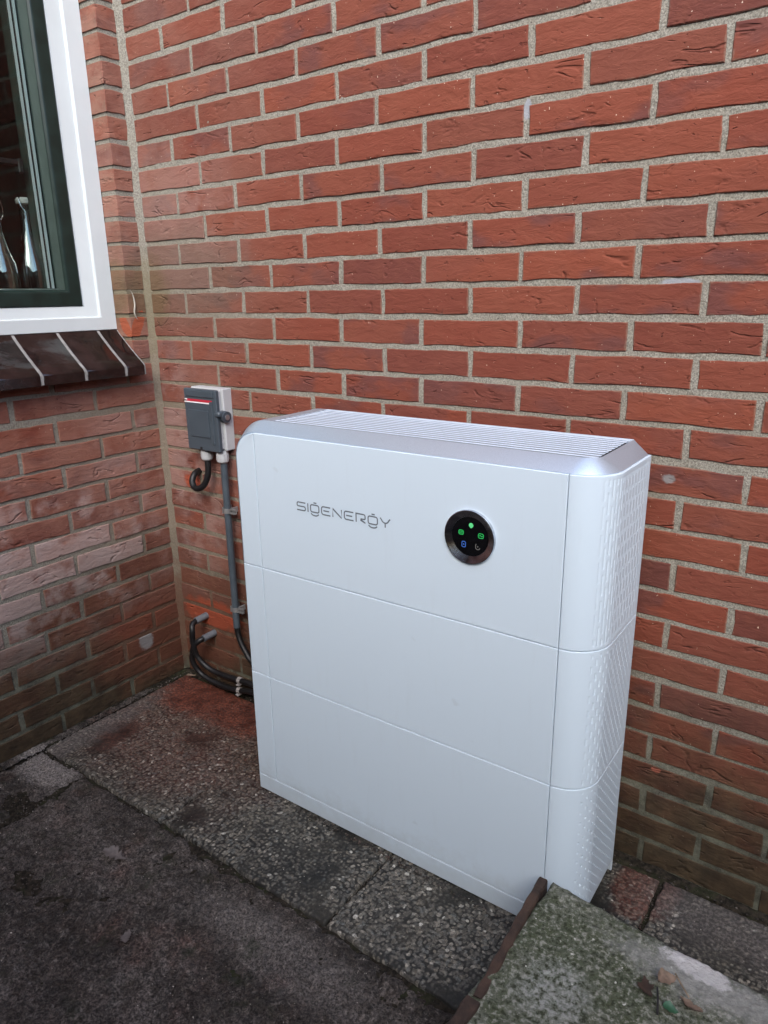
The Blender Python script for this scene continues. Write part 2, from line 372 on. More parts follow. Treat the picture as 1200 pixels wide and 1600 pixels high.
# ------------------------------------------------------------------ mesh helpers
def link(name, me, mat=None, parent=None):
    o = bpy.data.objects.new(name, me); COL.objects.link(o)
    if mat is not None and not me.materials: me.materials.append(mat)
    if parent is not None: o.parent = parent
    return o
def mesh(name, V, F, smooth=False):
    me = bpy.data.meshes.new(name); me.from_pydata([tuple(map(float, v)) for v in V], [], [tuple(map(int, f)) for f in F]); me.update()
    if smooth: me.polygons.foreach_set("use_smooth", [True]*len(me.polygons))
    return me
def sharp(me, ang=35):
    try: me.set_sharp_from_angle(angle=math.radians(ang))
    except Exception: pass
    return me
def empty(name, label, cat, loc=(0, 0, 0), rz=0., group=None):
    o = bpy.data.objects.new(name, None); COL.objects.link(o); o.location = loc; o.rotation_euler[2] = rz
    o.empty_display_size = .05; return tag(o, label, cat, group)
def tag(o, label=None, cat=None, group=None, kind=None):
    if label: o["label"] = label
    if cat: o["category"] = cat
    if group: o["group"] = group
    if kind: o["kind"] = kind
    return o
class MB:
    def __init__(s): s.V = []; s.F = []
    def add(s, V, F):
        k = len(s.V); s.V += [tuple(v) for v in V]; s.F += [tuple(i+k for i in f) for f in F]; return s
    def box(s, x0, x1, y0, y1, z0, z1, bev=0.):
        if bev <= 0:
            V = [(x, y, z) for z in (z0, z1) for y in (y0, y1) for x in (x0, x1)]
            return s.add(V, [(0, 2, 3, 1), (4, 5, 7, 6), (0, 1, 5, 4), (2, 6, 7, 3), (0, 4, 6, 2), (1, 3, 7, 5)])
        b = bev; V = []; idx = {}
        for ix, (x, sx) in enumerate(((x0, 1), (x1, -1))):
            for iy, (y, sy) in enumerate(((y0, 1), (y1, -1))):
                for iz, (z, sz) in enumerate(((z0, 1), (z1, -1))):
                    for a in range(3):
                        idx[(ix, iy, iz, a)] = len(V)
                        V.append((x+(0 if a == 0 else sx*b), y+(0 if a == 1 else sy*b), z+(0 if a == 2 else sz*b)))
        F = []
        g = lambda ix, iy, iz, a: idx[(ix, iy, iz, a)]
        def q(l, flip): F.append(tuple(reversed(l)) if flip else tuple(l))
        for e in (0, 1):
            q([g(e, 0, 0, 0), g(e, 0, 1, 0), g(e, 1, 1, 0), g(e, 1, 0, 0)], e == 1)
            q([g(0, e, 0, 1), g(1, e, 0, 1), g(1, e, 1, 1), g(0, e, 1, 1)], e == 1)
            q([g(0, 0, e, 2), g(0, 1, e, 2), g(1, 1, e, 2), g(1, 0, e, 2)], e == 1)
        for i in (0, 1):
            for j in (0, 1):
                fl = (i ^ j) == 1
                q([g(i, j, 0, 0), g(i, j, 0, 1), g(i, j, 1, 1), g(i, j, 1, 0)], fl)
                q([g(i, 0, j, 0), g(i, 1, j, 0), g(i, 1, j, 2), g(i, 0, j, 2)], fl)
                q([g(0, i, j, 1), g(0, i, j, 2), g(1, i, j, 2), g(1, i, j, 1)], fl)
                for k in (0, 1): q([g(i, j, k, 0), g(i, j, k, 1), g(i, j, k, 2)], (i ^ j ^ k) == 0)
        return s.add(V, F)
    def mesh(s, name, smooth=False, fix=True):
        me = mesh(name, s.V, s.F, smooth)
        if fix:
            import bmesh
            bm = bmesh.new(); bm.from_mesh(me); bmesh.ops.recalc_face_normals(bm, faces=bm.faces); bm.to_mesh(me); bm.free()
        return me
    def build(s, name, mat, parent=None, smooth=False, ang=35):
        me = s.mesh(name, smooth)
        if smooth: sharp(me, ang)
        return link(name, me, mat, parent)
def box(name, mat, parent, x0, x1, y0, y1, z0, z1, bev=0.):
    return MB().box(x0, x1, y0, y1, z0, z1, bev).build(name, mat, parent)
def catmull(P, n=8):
    P = [Vector(p) for p in P]; Q = [P[0]*2-P[1]] + P + [P[-1]*2-P[-2]]; out = []
    for i in range(1, len(Q)-2):
        for k in range(n):
            t = k/n; a, b, c, d = Q[i-1], Q[i], Q[i+1], Q[i+2]
            out.append(.5*((2*b)+(c-a)*t+(2*a-5*b+4*c-d)*t*t+(3*b-a-3*c+d)*t**3))
    out.append(P[-1]); return out
def tube(P, r, seg=14, caps=True):
    P = [Vector(p) for p in P]; V = []; F = []
    rr = r if isinstance(r, (list, tuple)) else [r]*len(P)
    up = None
    for i, p in enumerate(P):
        t = (P[min(i+1, len(P)-1)] - P[max(i-1, 0)]).normalized()
        if up is None: up = t.orthogonal().normalized()
        up = (up - t*up.dot(t)).normalized(); s_ = t.cross(up)
        for k in range(seg):
            a = 2*math.pi*k/seg; V.append(p + (up*math.cos(a) + s_*math.sin(a))*rr[i])
    for i in range(len(P)-1):
        for k in range(seg):
            a, b = i*seg+k, i*seg+(k+1) % seg; F.append((a, b, b+seg, a+seg))
    if caps: F.append(tuple(range(seg-1, -1, -1))); F.append(tuple(range((len(P)-1)*seg, len(P)*seg)))
    return V, F
def tubeobj(name, P, r, mat, parent=None, seg=14, smooth_path=True, n=8):
    if smooth_path: P = catmull(P, n)
    V, F = tube(P, r, seg); return MB().add(V, F).build(name, mat, parent, True, 50)
def lathe(prof, seg=32):
    V = []; F = []
    for (r, z) in prof:
        for k in range(seg):
            a = 2*math.pi*k/seg; V.append((r*math.cos(a), r*math.sin(a), z))
    for i in range(len(prof)-1):
        for k in range(seg):
            a, b = i*seg+k, i*seg+(k+1) % seg; F.append((a, b, b+seg, a+seg))
    F.append(tuple(range(seg-1, -1, -1))); F.append(tuple(range((len(prof)-1)*seg, len(prof)*seg)))
    return V, F
# numpy noise and height fields
def vnoise(x, y, sc, seed, oct_=1, gain=.5):
    tot = 0; amp = 1; ssum = 0
    for o in range(oct_):
        rs = np.random.RandomState(seed+o); G = rs.rand(256, 256)
        u = x*sc+37.3; v = y*sc+11.7; i = np.floor(u).astype(int); j = np.floor(v).astype(int); fu = u-i; fv = v-j
        fu = fu*fu*(3-2*fu); fv = fv*fv*(3-2*fv)
        g = lambda a, b: G[a % 256, b % 256]
        r = (g(i, j)*(1-fu)+g(i+1, j)*fu)*(1-fv)+(g(i, j+1)*(1-fu)+g(i+1, j+1)*fu)*fv
        tot = tot+amp*r; ssum += amp; amp *= gain; sc *= 2
    return tot/ssum
def pebbles(X, Y, cell, seed):
    rs = np.random.RandomState(seed); n = 512
    jx, jy, rr, el, an, idn = (rs.rand(n, n) for _ in range(6))
    gi = np.floor(X/cell).astype(int); gj = np.floor(Y/cell).astype(int)
    best = np.full(X.shape, -1.0); bid = np.zeros(X.shape)
    for a in (-1, 0, 1):
        for b in (-1, 0, 1):
            I = (gi+a); J = (gj+b); i = I % n; j = J % n
            cx = (I+.15+.7*jx[i, j])*cell; cy = (J+.15+.7*jy[i, j])*cell
            dx = X-cx; dy = Y-cy; t = an[i, j]*np.pi; r = cell*(.36+.34*rr[i, j]); e = 1+.8*el[i, j]
            u = (dx*np.cos(t)+dy*np.sin(t))/(r*e**.5); v = (-dx*np.sin(t)+dy*np.cos(t))/(r/e**.5)
            h = 1-(u*u+v*v); h = h*(.6+.4*rr[i, j]); m_ = h > best; best = np.where(m_, h, best); bid = np.where(m_, idn[i, j], bid)
    return np.sqrt(np.clip(best, 0, 1)), bid
def grid(name, X, Y, Z, attrs=None, smooth=True):
    ny, nx = X.shape; V = np.stack([X, Y, Z], 2).reshape(-1, 3)
    idx = np.arange(nx*ny).reshape(ny, nx)
    F = np.stack([idx[:-1, :-1], idx[:-1, 1:], idx[1:, 1:], idx[1:, :-1]], 2).reshape(-1, 4)
    me = bpy.data.meshes.new(name); me.vertices.add(len(V)); me.vertices.foreach_set("co", V.astype(np.float32).ravel())
    me.loops.add(F.size); me.loops.foreach_set("vertex_index", F.astype(np.int32).ravel())
    me.polygons.add(len(F)); me.polygons.foreach_set("loop_start", np.arange(0, F.size, 4, dtype=np.int32)); me.polygons.foreach_set("loop_total", np.full(len(F), 4, dtype=np.int32))
    me.update(calc_edges=True); me.validate()
    if smooth: me.polygons.foreach_set("use_smooth", np.ones(len(F), dtype=bool))
    for k, a in (attrs or {}).items():
        at = me.attributes.new(k, 'FLOAT', 'POINT'); at.data.foreach_set("value", a.astype(np.float32).ravel())
    return me

# ------------------------------------------------------------------ brick walls
CH = 0.0625
PERP_A = {-2: {2: -0.0061, 4: -0.008}, -1: {1: 0.0059, 3: 0.0019}, 0: {2: -0.0021, 4: 0.0009, 6: -0.0011, 8: -0.0011, 10: 0.0019, 12: 0.008}, 1: {1: 0.0029, 3: -0.0011, 5: -0.0041, 7: -0.0071, 9: -0.0041, 11: -0.0041, 13: -0.0001}, 2: {2: -0.0071, 4: -0.0071, 6: -0.0051, 8: -0.0011, 10: -0.0021, 12: 0.0039}, 3: {1: 0.0069, 3: 0.0039, 5: -0.0011, 7: 0.0029, 9: 0.0009, 11: 0.0029, 13: 0.0069}, 4: {2: -0.0041, 4: -0.0041, 6: -0.0031, 8: -0.0001, 10: 0.0009, 12: -0.0001}, 5: {1: -0.0041, 3: 0.0029, 5: 0.0009, 7: -0.0041, 9: -0.0041, 11: -0.0031, 13: 0.0019}, 6: {2: -0.0011, 4: -0.0021, 6: -0.0031, 8: -0.0021, 12: -0.0011}, 7: {1: 0.0039, 3: 0.0069, 5: 0.0039, 7: 0.0019, 9: -0.0001, 11: 0.0029, 13: 0.0039}, 8: {2: 0.0019, 4: -0.0011, 6: -0.008, 8: -0.008, 12: -0.0031, 14: -0.0061}, 9: {1: 0.008, 3: 0.008, 5: 0.008, 7: 0.0049, 9: 0.0019, 13: 0.0029}, 10: {2: 0.0019, 4: 0.0019, 6: -0.0051, 8: -0.008, 12: -0.0051, 14: 0.0009}, 11: {3: 0.008, 5: 0.0059, 13: 0.0009}, 12: {14: -0.0041}, 13: {13: 0.0009}, 14: {14: 0.0069}, 15: {13: 0.0029}, 16: {14: -0.0001}, 17: {13: 0.0019}, 18: {14: -0.0001}, 19: {13: -0.0021}, 20: {14: 0.0009}, 21: {13: -0.0061}, 22: {14: 0.0039}, 23: {13: -0.008}}
PERP_B = {10: {1: -0.008, 3: 0.0018}, 11: {2: -0.008, 4: 0.0038}, 12: {1: -0.008, 3: 0.0068}, 13: {2: -0.008, 4: 0.0018}, 14: {1: -0.0042, 3: 0.0018}, 15: {2: -0.008, 4: 0.0008}, 16: {1: -0.0022, 3: 0.0028}, 17: {2: -0.0052, 4: 0.008}, 18: {1: 0.0038, 3: 0.0048}, 19: {2: -0.008, 4: 0.0018}, 20: {1: -0.0002, 3: 0.0058}, 21: {2: -0.0042, 4: 0.008}, 22: {1: 0.0008, 3: 0.0068}, 24: {3: 0.008}, 25: {2: -0.008, 4: -0.0002}}
DZ = {11: .002, 12: -.004, 13: -.004, 14: -.002, 17: .003, 18: .002, 20: -.002, 21: .003, 23: -.002}
def brick_mesh(L, H, D, rnd):
    """front face in the plane y=0 looking towards -y, body towards +y; origin at the face centre"""
    out = []
    nl = 6 if L > .15 else 3
    for k in range(nl): out.append((-L/2+L*(k+rnd.uniform(-.12, .12) if k else 0)/nl, -H/2))
    out += [(L/2, -H/2), (L/2, 0)]
    for k in range(nl): out.append((L/2-L*(k+rnd.uniform(-.12, .12) if k else 0)/nl, H/2))
    out += [(-L/2, H/2), (-L/2, 0)]
    n = len(out); pts = [(x+rnd.uniform(-.0017, .0014), z+rnd.uniform(-.0017, .0016)) for x, z in out]
    V = []; F = []
    for (x, z) in pts: V.append((x, .0014+rnd.uniform(0, .0005), z))
    for (x, z) in pts:
        ix = x*(1-2*.0015/L); iz = z*(1-2*.0015/H); V.append((ix, rnd.uniform(-.0002, .0006), iz))
    for (x, z) in pts: V.append((x, D, z))
    V.append((0, rnd.uniform(-.0006, .0004), 0)); c = len(V)-1
    for k in range(n):
        j = (k+1) % n
        F.append((k, j, n+j, n+k)); F.append((n+k, n+j, c)); F.append((2*n+k, 2*n+j, j, k))
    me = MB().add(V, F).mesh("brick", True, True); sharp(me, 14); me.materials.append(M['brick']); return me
rb = random.Random(3)
LEN = [.06, .10, .145, .21, .245]
VAR = {L: [brick_mesh(L, .0515, .09, rb) for _ in range(12 if L == .21 else 4)] for L in LEN}
def lay(x0, x1, z, parent, mat4, stuff=None):
    L = x1-x0
    if L < .015: return
    k = min(LEN, key=lambda q: abs(q-L)); me = rb.choice(VAR[k])
    loc = Vector(((x0+x1)/2, rb.uniform(-.0012, .0012), z+rb.uniform(-.0012, .0012)))
    m4 = mat4 @ Matrix.Translation(loc) @ Matrix.Rotation(rb.uniform(-.007, .007), 4, 'Y') @ Matrix.Rotation(rb.uniform(-.006, .006), 4, 'X') @ Matrix.Diagonal((L/k, 1, 1, 1))
    if stuff is not None:
        stuff.add([m4 @ v.co for v in me.vertices], [tuple(p.vertices) for p in me.polygons]); return
    o = bpy.data.objects.new("brick", me); COL.objects.link(o); o.matrix_world = m4; o.parent = parent
JW = .0105
wallA = empty("house_wall", "red brick wall behind the white cabinet, filling the right of the photo", "brick wall")
IA = Matrix.Identity(4); stA = MB()
for r in range(-16, 26):
    z = (25.5-r)*CH + DZ.get(r, 0.)
    js = [2*k if r % 2 == 0 else 2*k+1 for k in range(0, 18)]
    xs_ = [.0411+.11*j+PERP_A.get(r, {}).get(j, rb.uniform(-.003, .003)) for j in js if j > 0]
    prev = .008+rb.uniform(0, .004)
    for xp in xs_:
        jw = JW+rb.uniform(-.001, .0025)
        lay(prev, xp-jw/2, z, wallA, IA, None if (r >= -5 and prev < 1.8) else stA)
        prev = xp+jw/2
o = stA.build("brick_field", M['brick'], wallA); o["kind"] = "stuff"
# side wall: faces +x, u = distance from the corner towards the viewer, v = height
wallB = empty("house_wall", "shorter red brick wall on the left, below and beside the window, with pale lime bloom", "brick wall")
TB = Matrix(((0, -1, 0, 0), (-1, 0, 0, 0), (0, 0, 1, 0), (0, 0, 0, 1)))   # (u, d, z) -> (-d, -u, z)
REV = .070; WEND = 1.17; WTOP = 2.15
stB = MB()
for r in range(-16, 26):
    z = (25.5-r)*CH + DZ.get(r, 0.)
    prev = .010+rb.uniform(0, .004)
    opening = r <= 9 and z < WTOP
    if opening: lay(prev, REV, z, wallB if r >= -5 else None, TB, None if r >= -5 else stB)
    js = [2*k+1 if r % 2 == 0 else 2*k+2 for k in range(0, 16)]
    for j in js:
        xp = -.0058+.11*j+PERP_B.get(r, {}).get(j, rb.uniform(-.003, .003)); jw = JW+rb.uniform(0, .004)
        a, b = prev, xp-jw/2; prev = xp+jw/2
        if opening and b < WEND+.05: continue
        if opening: a = max(a, WEND)
        lay(a, b, z, wallB, TB, None if (r >= 10 and a < 1.1) else stB)
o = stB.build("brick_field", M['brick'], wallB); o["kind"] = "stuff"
def mortar_sheet(name, u0, u1, z0, z1, parent, T, res=.004, rec=.0025):
    nx = max(2, int((u1-u0)/res)+1); nz = max(2, int((z1-z0)/res)+1)
    U, Z = np.meshgrid(np.linspace(u0, u1, nx), np.linspace(z0, z1, nz))
    D = rec+(vnoise(U, Z, 60, 5, 3)-.5)*.0028+(vnoise(U, Z, 9, 9, 2)-.5)*.0012
    if T is IA: me = grid(name, U, D, Z)
    else: me = grid(name, -D, -U, Z); me.flip_normals()
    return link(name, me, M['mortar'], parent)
mortar_sheet("mortar", 0, 1.95, 0, 1.95, wallA, IA)
mortar_sheet("mortar", 1.95, 4.0, 0, 1.95, wallA, IA, .03, .004)
mortar_sheet("mortar", 0, 4.0, 1.95, 2.62, wallA, IA, .03, .004)
mortar_sheet("mortar", 0, 1.2, 0, 1.0, wallB, TB)
mortar_sheet("mortar", 0, REV-.003, 1.0, 2.0, wallB, TB)
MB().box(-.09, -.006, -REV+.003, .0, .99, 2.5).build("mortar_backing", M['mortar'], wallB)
mortar_sheet("mortar", WEND+.003, 3.4, 0.0, 2.62, wallB, TB, .03, .004)
mortar_sheet("mortar", 0, WEND+.003, 2.17, 2.62, wallB, TB, .03, .004)
# walls' solid cores so no light leaks through
MB().box(-.36, 4.0, .088, .30, -.3, 2.62).build("wall_core", M['riser'], wallA)
c_ = MB(); c_.box(-.33, -.092, -3.4, .08, -.3, .99); c_.box(-.33, -.092, -3.4, -WEND, .99, 2.62); c_.box(-.33, -.092, -WEND, .08, WTOP, 2.62); c_.box(-.33, -.092, -REV+.02, .08, .99, WTOP)
c_.build("wall_core", M['riser'], wallB)
hb = MB(); hb.box(-6.0, 4.0, .0, .3, 2.62, 5.6); hb.box(-.33, 0., -3.4, 0., 2.62, 5.6)  # added storey out of view, keeps sky light off the patio
hu = hb.build("shade_upper_house", M['brick']); tag(hu, "added upper storey of the brick house, out of view, blocking sky light", kind="structure")
fence = empty("shade_fence", "added dark board fence opposite the brick wall, out of view, blocking low sky light", "fence", (1.5, -2.6, 0))  # added fence behind the camera, shades the lower wall and cabinet
fb = MB().box(-.07, .07, -.011, .011, .02, 2.2, .003).mesh("shade_fence_board"); fb.materials.append(M['fence'])
for i in range(40): o = link("shade_fence_board", fb, None, fence); o.location = (-1.4+i*.147, rb.uniform(-.004, .004), 0)
side_f = empty("shade_fence", "added dark board fence on the right, out of view, cutting side light", "fence", (3.9, -1.3, 0))  # second added fence, unseen, holds back light from the right
for i in range(18): o = link("shade_fence_board", fb, None, side_f); o.location = (rb.uniform(-.004, .004), -1.24+i*.147, 0); o.rotation_euler[2] = math.pi/2
MB().box(.012, .05, -1.3, 1.28, 1.6, 1.67).build("shade_fence_rail", M['fence'], side_f)
for zz in (.4, 1.6): MB().box(-1.5, 4.5, -.05, -.012, zz, zz+.07).build("shade_fence_rail", M['fence'], fence)
# mortar smeared down the internal corner
def corner_fillet():
    n = 520; V = []; F = []
    zs = np.linspace(0.01, 2.5, n); a = np.array(zs)
    w1 = .010+.011*vnoise(a, a*0, 14, 3, 3)+.010*np.clip(vnoise(a, a*0, 3.5, 8, 2)-.55, 0, 1)*2
    w2 = .008+.011*vnoise(a, a*0+5, 17, 4, 3)+.004*vnoise(a, a*0+2, 4, 12, 2)
    cc = .0042+.003*vnoise(a, a*0+9, 30, 6, 3)
    for i, z in enumerate(zs):
        V += [(-.003, -w1[i], z), (.0018, -w1[i]*.8, z), (cc[i], -cc[i]-.001, z), (w2[i]*.8, -.0018, z), (w2[i], .003, z)]
    for i in range(n-1):
        for k in range(4): F.append((i*5+k, i*5+k+1, i*5+5+k+1, i*5+5+k))
    return MB().add(V, F).build("corner_mortar", M['mortar'], wallA, True, 60)
corner_fillet()
# white filler in the crack beside the window
fl = catmull([(.0035, -.062, 1.195), (.0040, -.055, 1.178), (.0042, -.0525, 1.155), (.004, -.056, 1.135), (.0038, -.053, 1.122), (.0035, -.046, 1.112)], 5)
tubeobj("crack_filler", fl, [(.0008+.0016)*math.sin(i/(len(fl)-1)*math.pi) for i in range(len(fl))], M['filler'], wallB, 8, False)

# ------------------------------------------------------------------ ground
gx, gy = np.meshgrid(np.linspace(-.02, 2.6, 260), np.linspace(-2.6, .02, 260))
gz = -.011+(vnoise(gx, gy, 60, 21, 3)-.5)*.014
gz = gz+.018*np.exp(-(np.minimum(-gy, np.where(gy > -.5, np.abs(gx), 9))/.012)**2)
ground = link("ground", grid("ground", gx, gy, gz), M['soil'])
tag(ground, "dark soil showing in the joints between the paving slabs", kind="structure")
far = MB().box(-30, 40, -40, 30, -.5, -.03).build("open_ground", M['soil']); tag(far, kind="structure")
pave = bpy.data.objects.new("patio", None); COL.objects.link(pave); tag(pave, "patio of washed gravel and old concrete slabs", kind="structure")
def gravel_tile(seed, sx=.495, sy=.484, cell=.0085):
    n = 235; u, v = np.meshgrid(np.linspace(0, 1, n), np.linspace(0, 1, n))
    u = np.clip((u*(n-1)-1)/(n-3), 0, 1); v = np.clip((v*(n-1)-1)/(n-3), 0, 1)
    X = (u-.5)*sx; Y = (v-.5)*sy
    ex = (vnoise(Y*1.0, Y*0+seed, 40, seed, 3)-.5)*.007; ey = (vnoise(X, X*0+seed, 40, seed+9, 3)-.5)*.007
    wx = np.clip((np.abs(u-.5)-.45)/.05, 0, 1); wy = np.clip((np.abs(v-.5)-.45)/.05, 0, 1)
    X = X+ex*wx; Y = Y+ey*wy
    h, pid = pebbles(X+5, Y+5, cell, seed)
    wear = np.clip(vnoise(X, Y, 9, seed+3, 3)*2.2-.5, .15, 1)
    Z = h*.0030*wear+(vnoise(X, Y, 120, seed+4, 2)-.5)*.0012+(vnoise(X, Y, 5, seed+5, 2)-.5)*.004
    e = np.minimum(np.minimum((u)*sx, (1-u)*sx), np.minimum(v*sy, (1-v)*sy)); Z = Z-.0035*np.exp(-e/.003)
    b = np.zeros_like(u, bool); b[0, :] = b[-1, :] = True; b[:, 0] = b[:, -1] = True
    Z = np.where(b, -.035, Z)
    return grid("paving_slab", X, Y, Z, {"pebble": pid, "proud": h*wear})
GT = [gravel_tile(31), gravel_tile(57)]
for g_ in GT: g_.materials.append(M['tile'])
spots = [(.268, 0, 0), (.768, 1, 180), (1.270, 0, 180), (1.776, 1, 0), (2.28, 0, 0)]
for x, k, a in spots:
    o = link("paving_slab", GT[k], None, pave); o.location = (x, -.262+R_.uniform(-.002, .002), R_.uniform(-.002, .001))
    o.rotation_euler = (R_.uniform(-.004, .004), R_.uniform(-.004, .004), math.radians(a)+R_.uniform(-.004, .004))
def old_slab(x0, x1, y0, y1, seed, res=.003, name="paving_slab"):
    nx = int((x1-x0)/res); ny = int((y1-y0)/res)
    u, v = np.meshgrid(np.linspace(0, 1, nx), np.linspace(0, 1, ny))
    u = np.clip((u*(nx-1)-1)/(nx-3), 0, 1); v = np.clip((v*(ny-1)-1)/(ny-3), 0, 1)
    X = x0+u*(x1-x0); Y = y0+v*(y1-y0)
    wx = np.clip((np.abs(u-.5)-.42)/.08, 0, 1); wy = np.clip((np.abs(v-.5)-.42)/.08, 0, 1)
    X = X+(vnoise(Y, Y*0+seed, 22, seed, 4)-.5)*.022*wx; Y = Y+(vnoise(X, X*0+seed, 22, seed+9, 4)-.5)*.022*wy
    a = vnoise(X, Y, 7, 71, 4, .6); b = vnoise(X, Y, 38, 75, 3, .6); c = vnoise(X, Y, 130, 79, 2)
    Z = (a-.5)*.018+(b-.5)*.012+(c-.5)*.0055-.004+np.clip(vnoise(X, Y, 55, 171, 3, .7)-.62, 0, 1)*.03
    Z = Z-.020*np.exp(-(((X-.17)/.045)**2+((Y+.66)/.03)**2))-.010*np.exp(-(((X-.45)/.10)**2+((Y+.78)/.03)**2))
    # hairline cracks
    for (ax, ay, bx, by, w, dpt) in ((.62, -.53, .60, -.72, .004, .006), (.60, -.72, .80, -.62, .003, .004)):
        t = np.clip(((X-ax)*(bx-ax)+(Y-ay)*(by-ay))/((bx-ax)**2+(by-ay)**2), 0, 1)
        d = np.hypot(X-ax-t*(bx-ax), Y-ay-t*(by-ay))+(b-.5)*.012
        Z = Z-dpt*np.exp(-(d/w)**2)
    e = np.minimum(np.minimum(u*(x1-x0), (1-u)*(x1-x0)), np.minimum(v*(y1-y0), (1-v)*(y1-y0))); Z = Z-.014*np.exp(-e/.009)
    bd = np.zeros_like(u, bool); bd[0, :] = bd[-1, :] = True; bd[:, 0] = bd[:, -1] = True
    Z = np.where(bd, -.05, Z)
    return link(name, grid(name, X, Y, Z), M['oldslab'], pave)
for a, b in ((.006, .205), (.213, 1.32), (1.33, 2.4)): old_slab(a, b, -1.30, -.506, int(a*100)+5)
for a, b in ((.006, .60), (.61, 1.31), (1.32, 2.1)): old_slab(a, b, -2.02, -1.31, int(a*100)+15, .006)

# small loose grit and moss crumbs in the joints
def grit():
    mb = MB(); r = random.Random(11)
    def peb(x, y, z, s):
        k = 6; V = [(x, y, z+s*.5)]
        for i in range(k):
            a = 2*math.pi*i/k+r.random()*.4; V.append((x+math.cos(a)*s*r.uniform(.7, 1.2), y+math.sin(a)*s*r.uniform(.6, 1), z-s*.3))
        mb.add(V, [(0, 1+i, 1+(i+1) % k) for i in range(k)])
    for _ in range(260): peb(r.uniform(.01, 1.8), -.502+r.gauss(0, .008), -.010, r.uniform(.0012, .0035))
    for _ in range(300): peb(r.choice((.518, 1.019, 1.523))+r.gauss(0, .004), r.uniform(-.49, -.02), -.008, r.uniform(.001, .003))
    for _ in range(250): peb(.010+abs(r.gauss(0, .008)), r.uniform(-1.0, -.01), .002, r.uniform(.0012, .004))
    for _ in range(220): peb(r.uniform(.02, 1.9), -.010-abs(r.gauss(0, .008)), .002, r.uniform(.0012, .004))
    for _ in range(800): peb(r.uniform(.05, 1.4), r.uniform(-1.0, -.53), .003, r.uniform(.0008, .0026))
    for _ in range(260):
        t = r.random(); peb(.63+t*.74, -.288-.009*t-abs(r.gauss(0, .006)), .003, r.uniform(.0012, .0034))
    for _ in range(6500):
        x, y = r.uniform(.02, 1.45), r.uniform(-1.15, -.515)
        if vnoise(np.array([x]), np.array([y]), 9, 301, 3)[0] > r.uniform(.3, .75): peb(x, y, .0035, r.uniform(.0008, .0028))
    return tag(mb.build("loose_grit", M['oldslab']), "fine grey grit scattered in the joints and over the patio slabs", "grit", kind="stuff")
grit()
def cement_edge(name, side, a, b, w, seed, mat):
    n = int((b-a)/.004); t = np.linspace(a, b, n); V = []; F = []
    ww = w*(.25+1.3*vnoise(t, t*0, 16, seed, 4, .6)); hh = .002+.006*vnoise(t, t*0+4, 22, seed+3, 4, .6)
    for i, q in enumerate(t):
        for k, (f, g) in enumerate(((0, 1.), (.25, .95), (.6, .6), (1., -.3))):
            d = -.001+ww[i]*f; z = hh[i]*g+.003*math.sin(q*311+k*2)*.5
            V.append((d, -q, z) if side else (q, -d, z))
    for i in range(n-1):
        for k in range(3): F.append((i*4+k, i*4+k+1, i*4+k+5, i*4+k+4))
    return tag(MB().add(V, F).build(name, mat, None, True, 60), kind="structure")
cement_edge("cement_fillet", True, .15, .62, .022, 41, M['oldslab'])
cement_edge("soil_fillet", True, .60, 1.3, .022, 43, M['soil'])
cement_edge("soil_fillet", True, .0, .16, .012, 44, M['soil'])
cement_edge("soil_fillet", False, .0, 1.9, .014, 47, M['soil'])

# ------------------------------------------------------------------ window in the side wall
win = empty("window", "white framed window with dark green sash at the upper left", "window", (-.065, -REV, 1.088))
def wl(o):  # children were modelled in world coordinates
    o.location = (.065, REV, -1.088); return o
X0 = -.065; FI = .0905
def bar_mitre(mb, prof, y0, y1, z0, z1):
    """profile (inset, depth) swept round the rectangle y0<y<y1 (y1 nearer the corner), z0..z1"""
    n = len(prof); V = []
    for (cy, cz, sy, sz) in ((y1, z0, -1, 1), (y1, z1, -1, -1), (y0, z1, 1, -1), (y0, z0, 1, 1)):
        for (i, d) in prof: V.append((X0+d, cy+sy*i, cz+sz*(min(i, FI)*.72+max(0, i-FI))))
    F = []
    for k in range(4):
        for i in range(n): F.append((k*n+i, k*n+(i+1) % n, ((k+1) % 4)*n+(i+1) % n, ((k+1) % 4)*n+i))
    mb.add(V, F); return mb
ft = WTOP-.01
wl(bar_mitre(MB(), [(0, -.06), (0, .0), (.001, .0015), (.046, .0015), (.0485, .0), (.0505, -.005), (.087, -.011), (.089, -.013), (.089, -.06)], -WEND, -REV, 1.088, ft).build("frame", M['pvc_white'], win, True, 25))
fi = FI
wl(bar_mitre(MB(), [(fi-.003, -.05), (fi-.003, -.016), (fi, -.012), (fi, -.05)], -WEND, -REV, 1.088, ft).build("gasket", M['rubber'], win))
sash = wl(bar_mitre(MB(), [(fi, -.055), (fi, -.010), (fi+.003, -.008), (fi+.030, -.008), (fi+.036, -.010), (fi+.040, -.016), (fi+.040, -.065)], -WEND, -REV, 1.088, ft).build("sash", M['green'], win, True, 25))
wl(bar_mitre(MB(), [(fi+.0402, -.0180), (fi+.0410, -.0165), (fi+.0460, -.050), (fi+.0402, -.050)], -WEND, -REV, 1.088, ft).build("glazing_gasket", M['green2'], win))
wl(box("glass_pane", M['glass'], win, X0-.049, X0-.045, -WEND+fi+.036, -REV-fi-.036, 1.088+fi*.72+.036, ft-fi-.01))
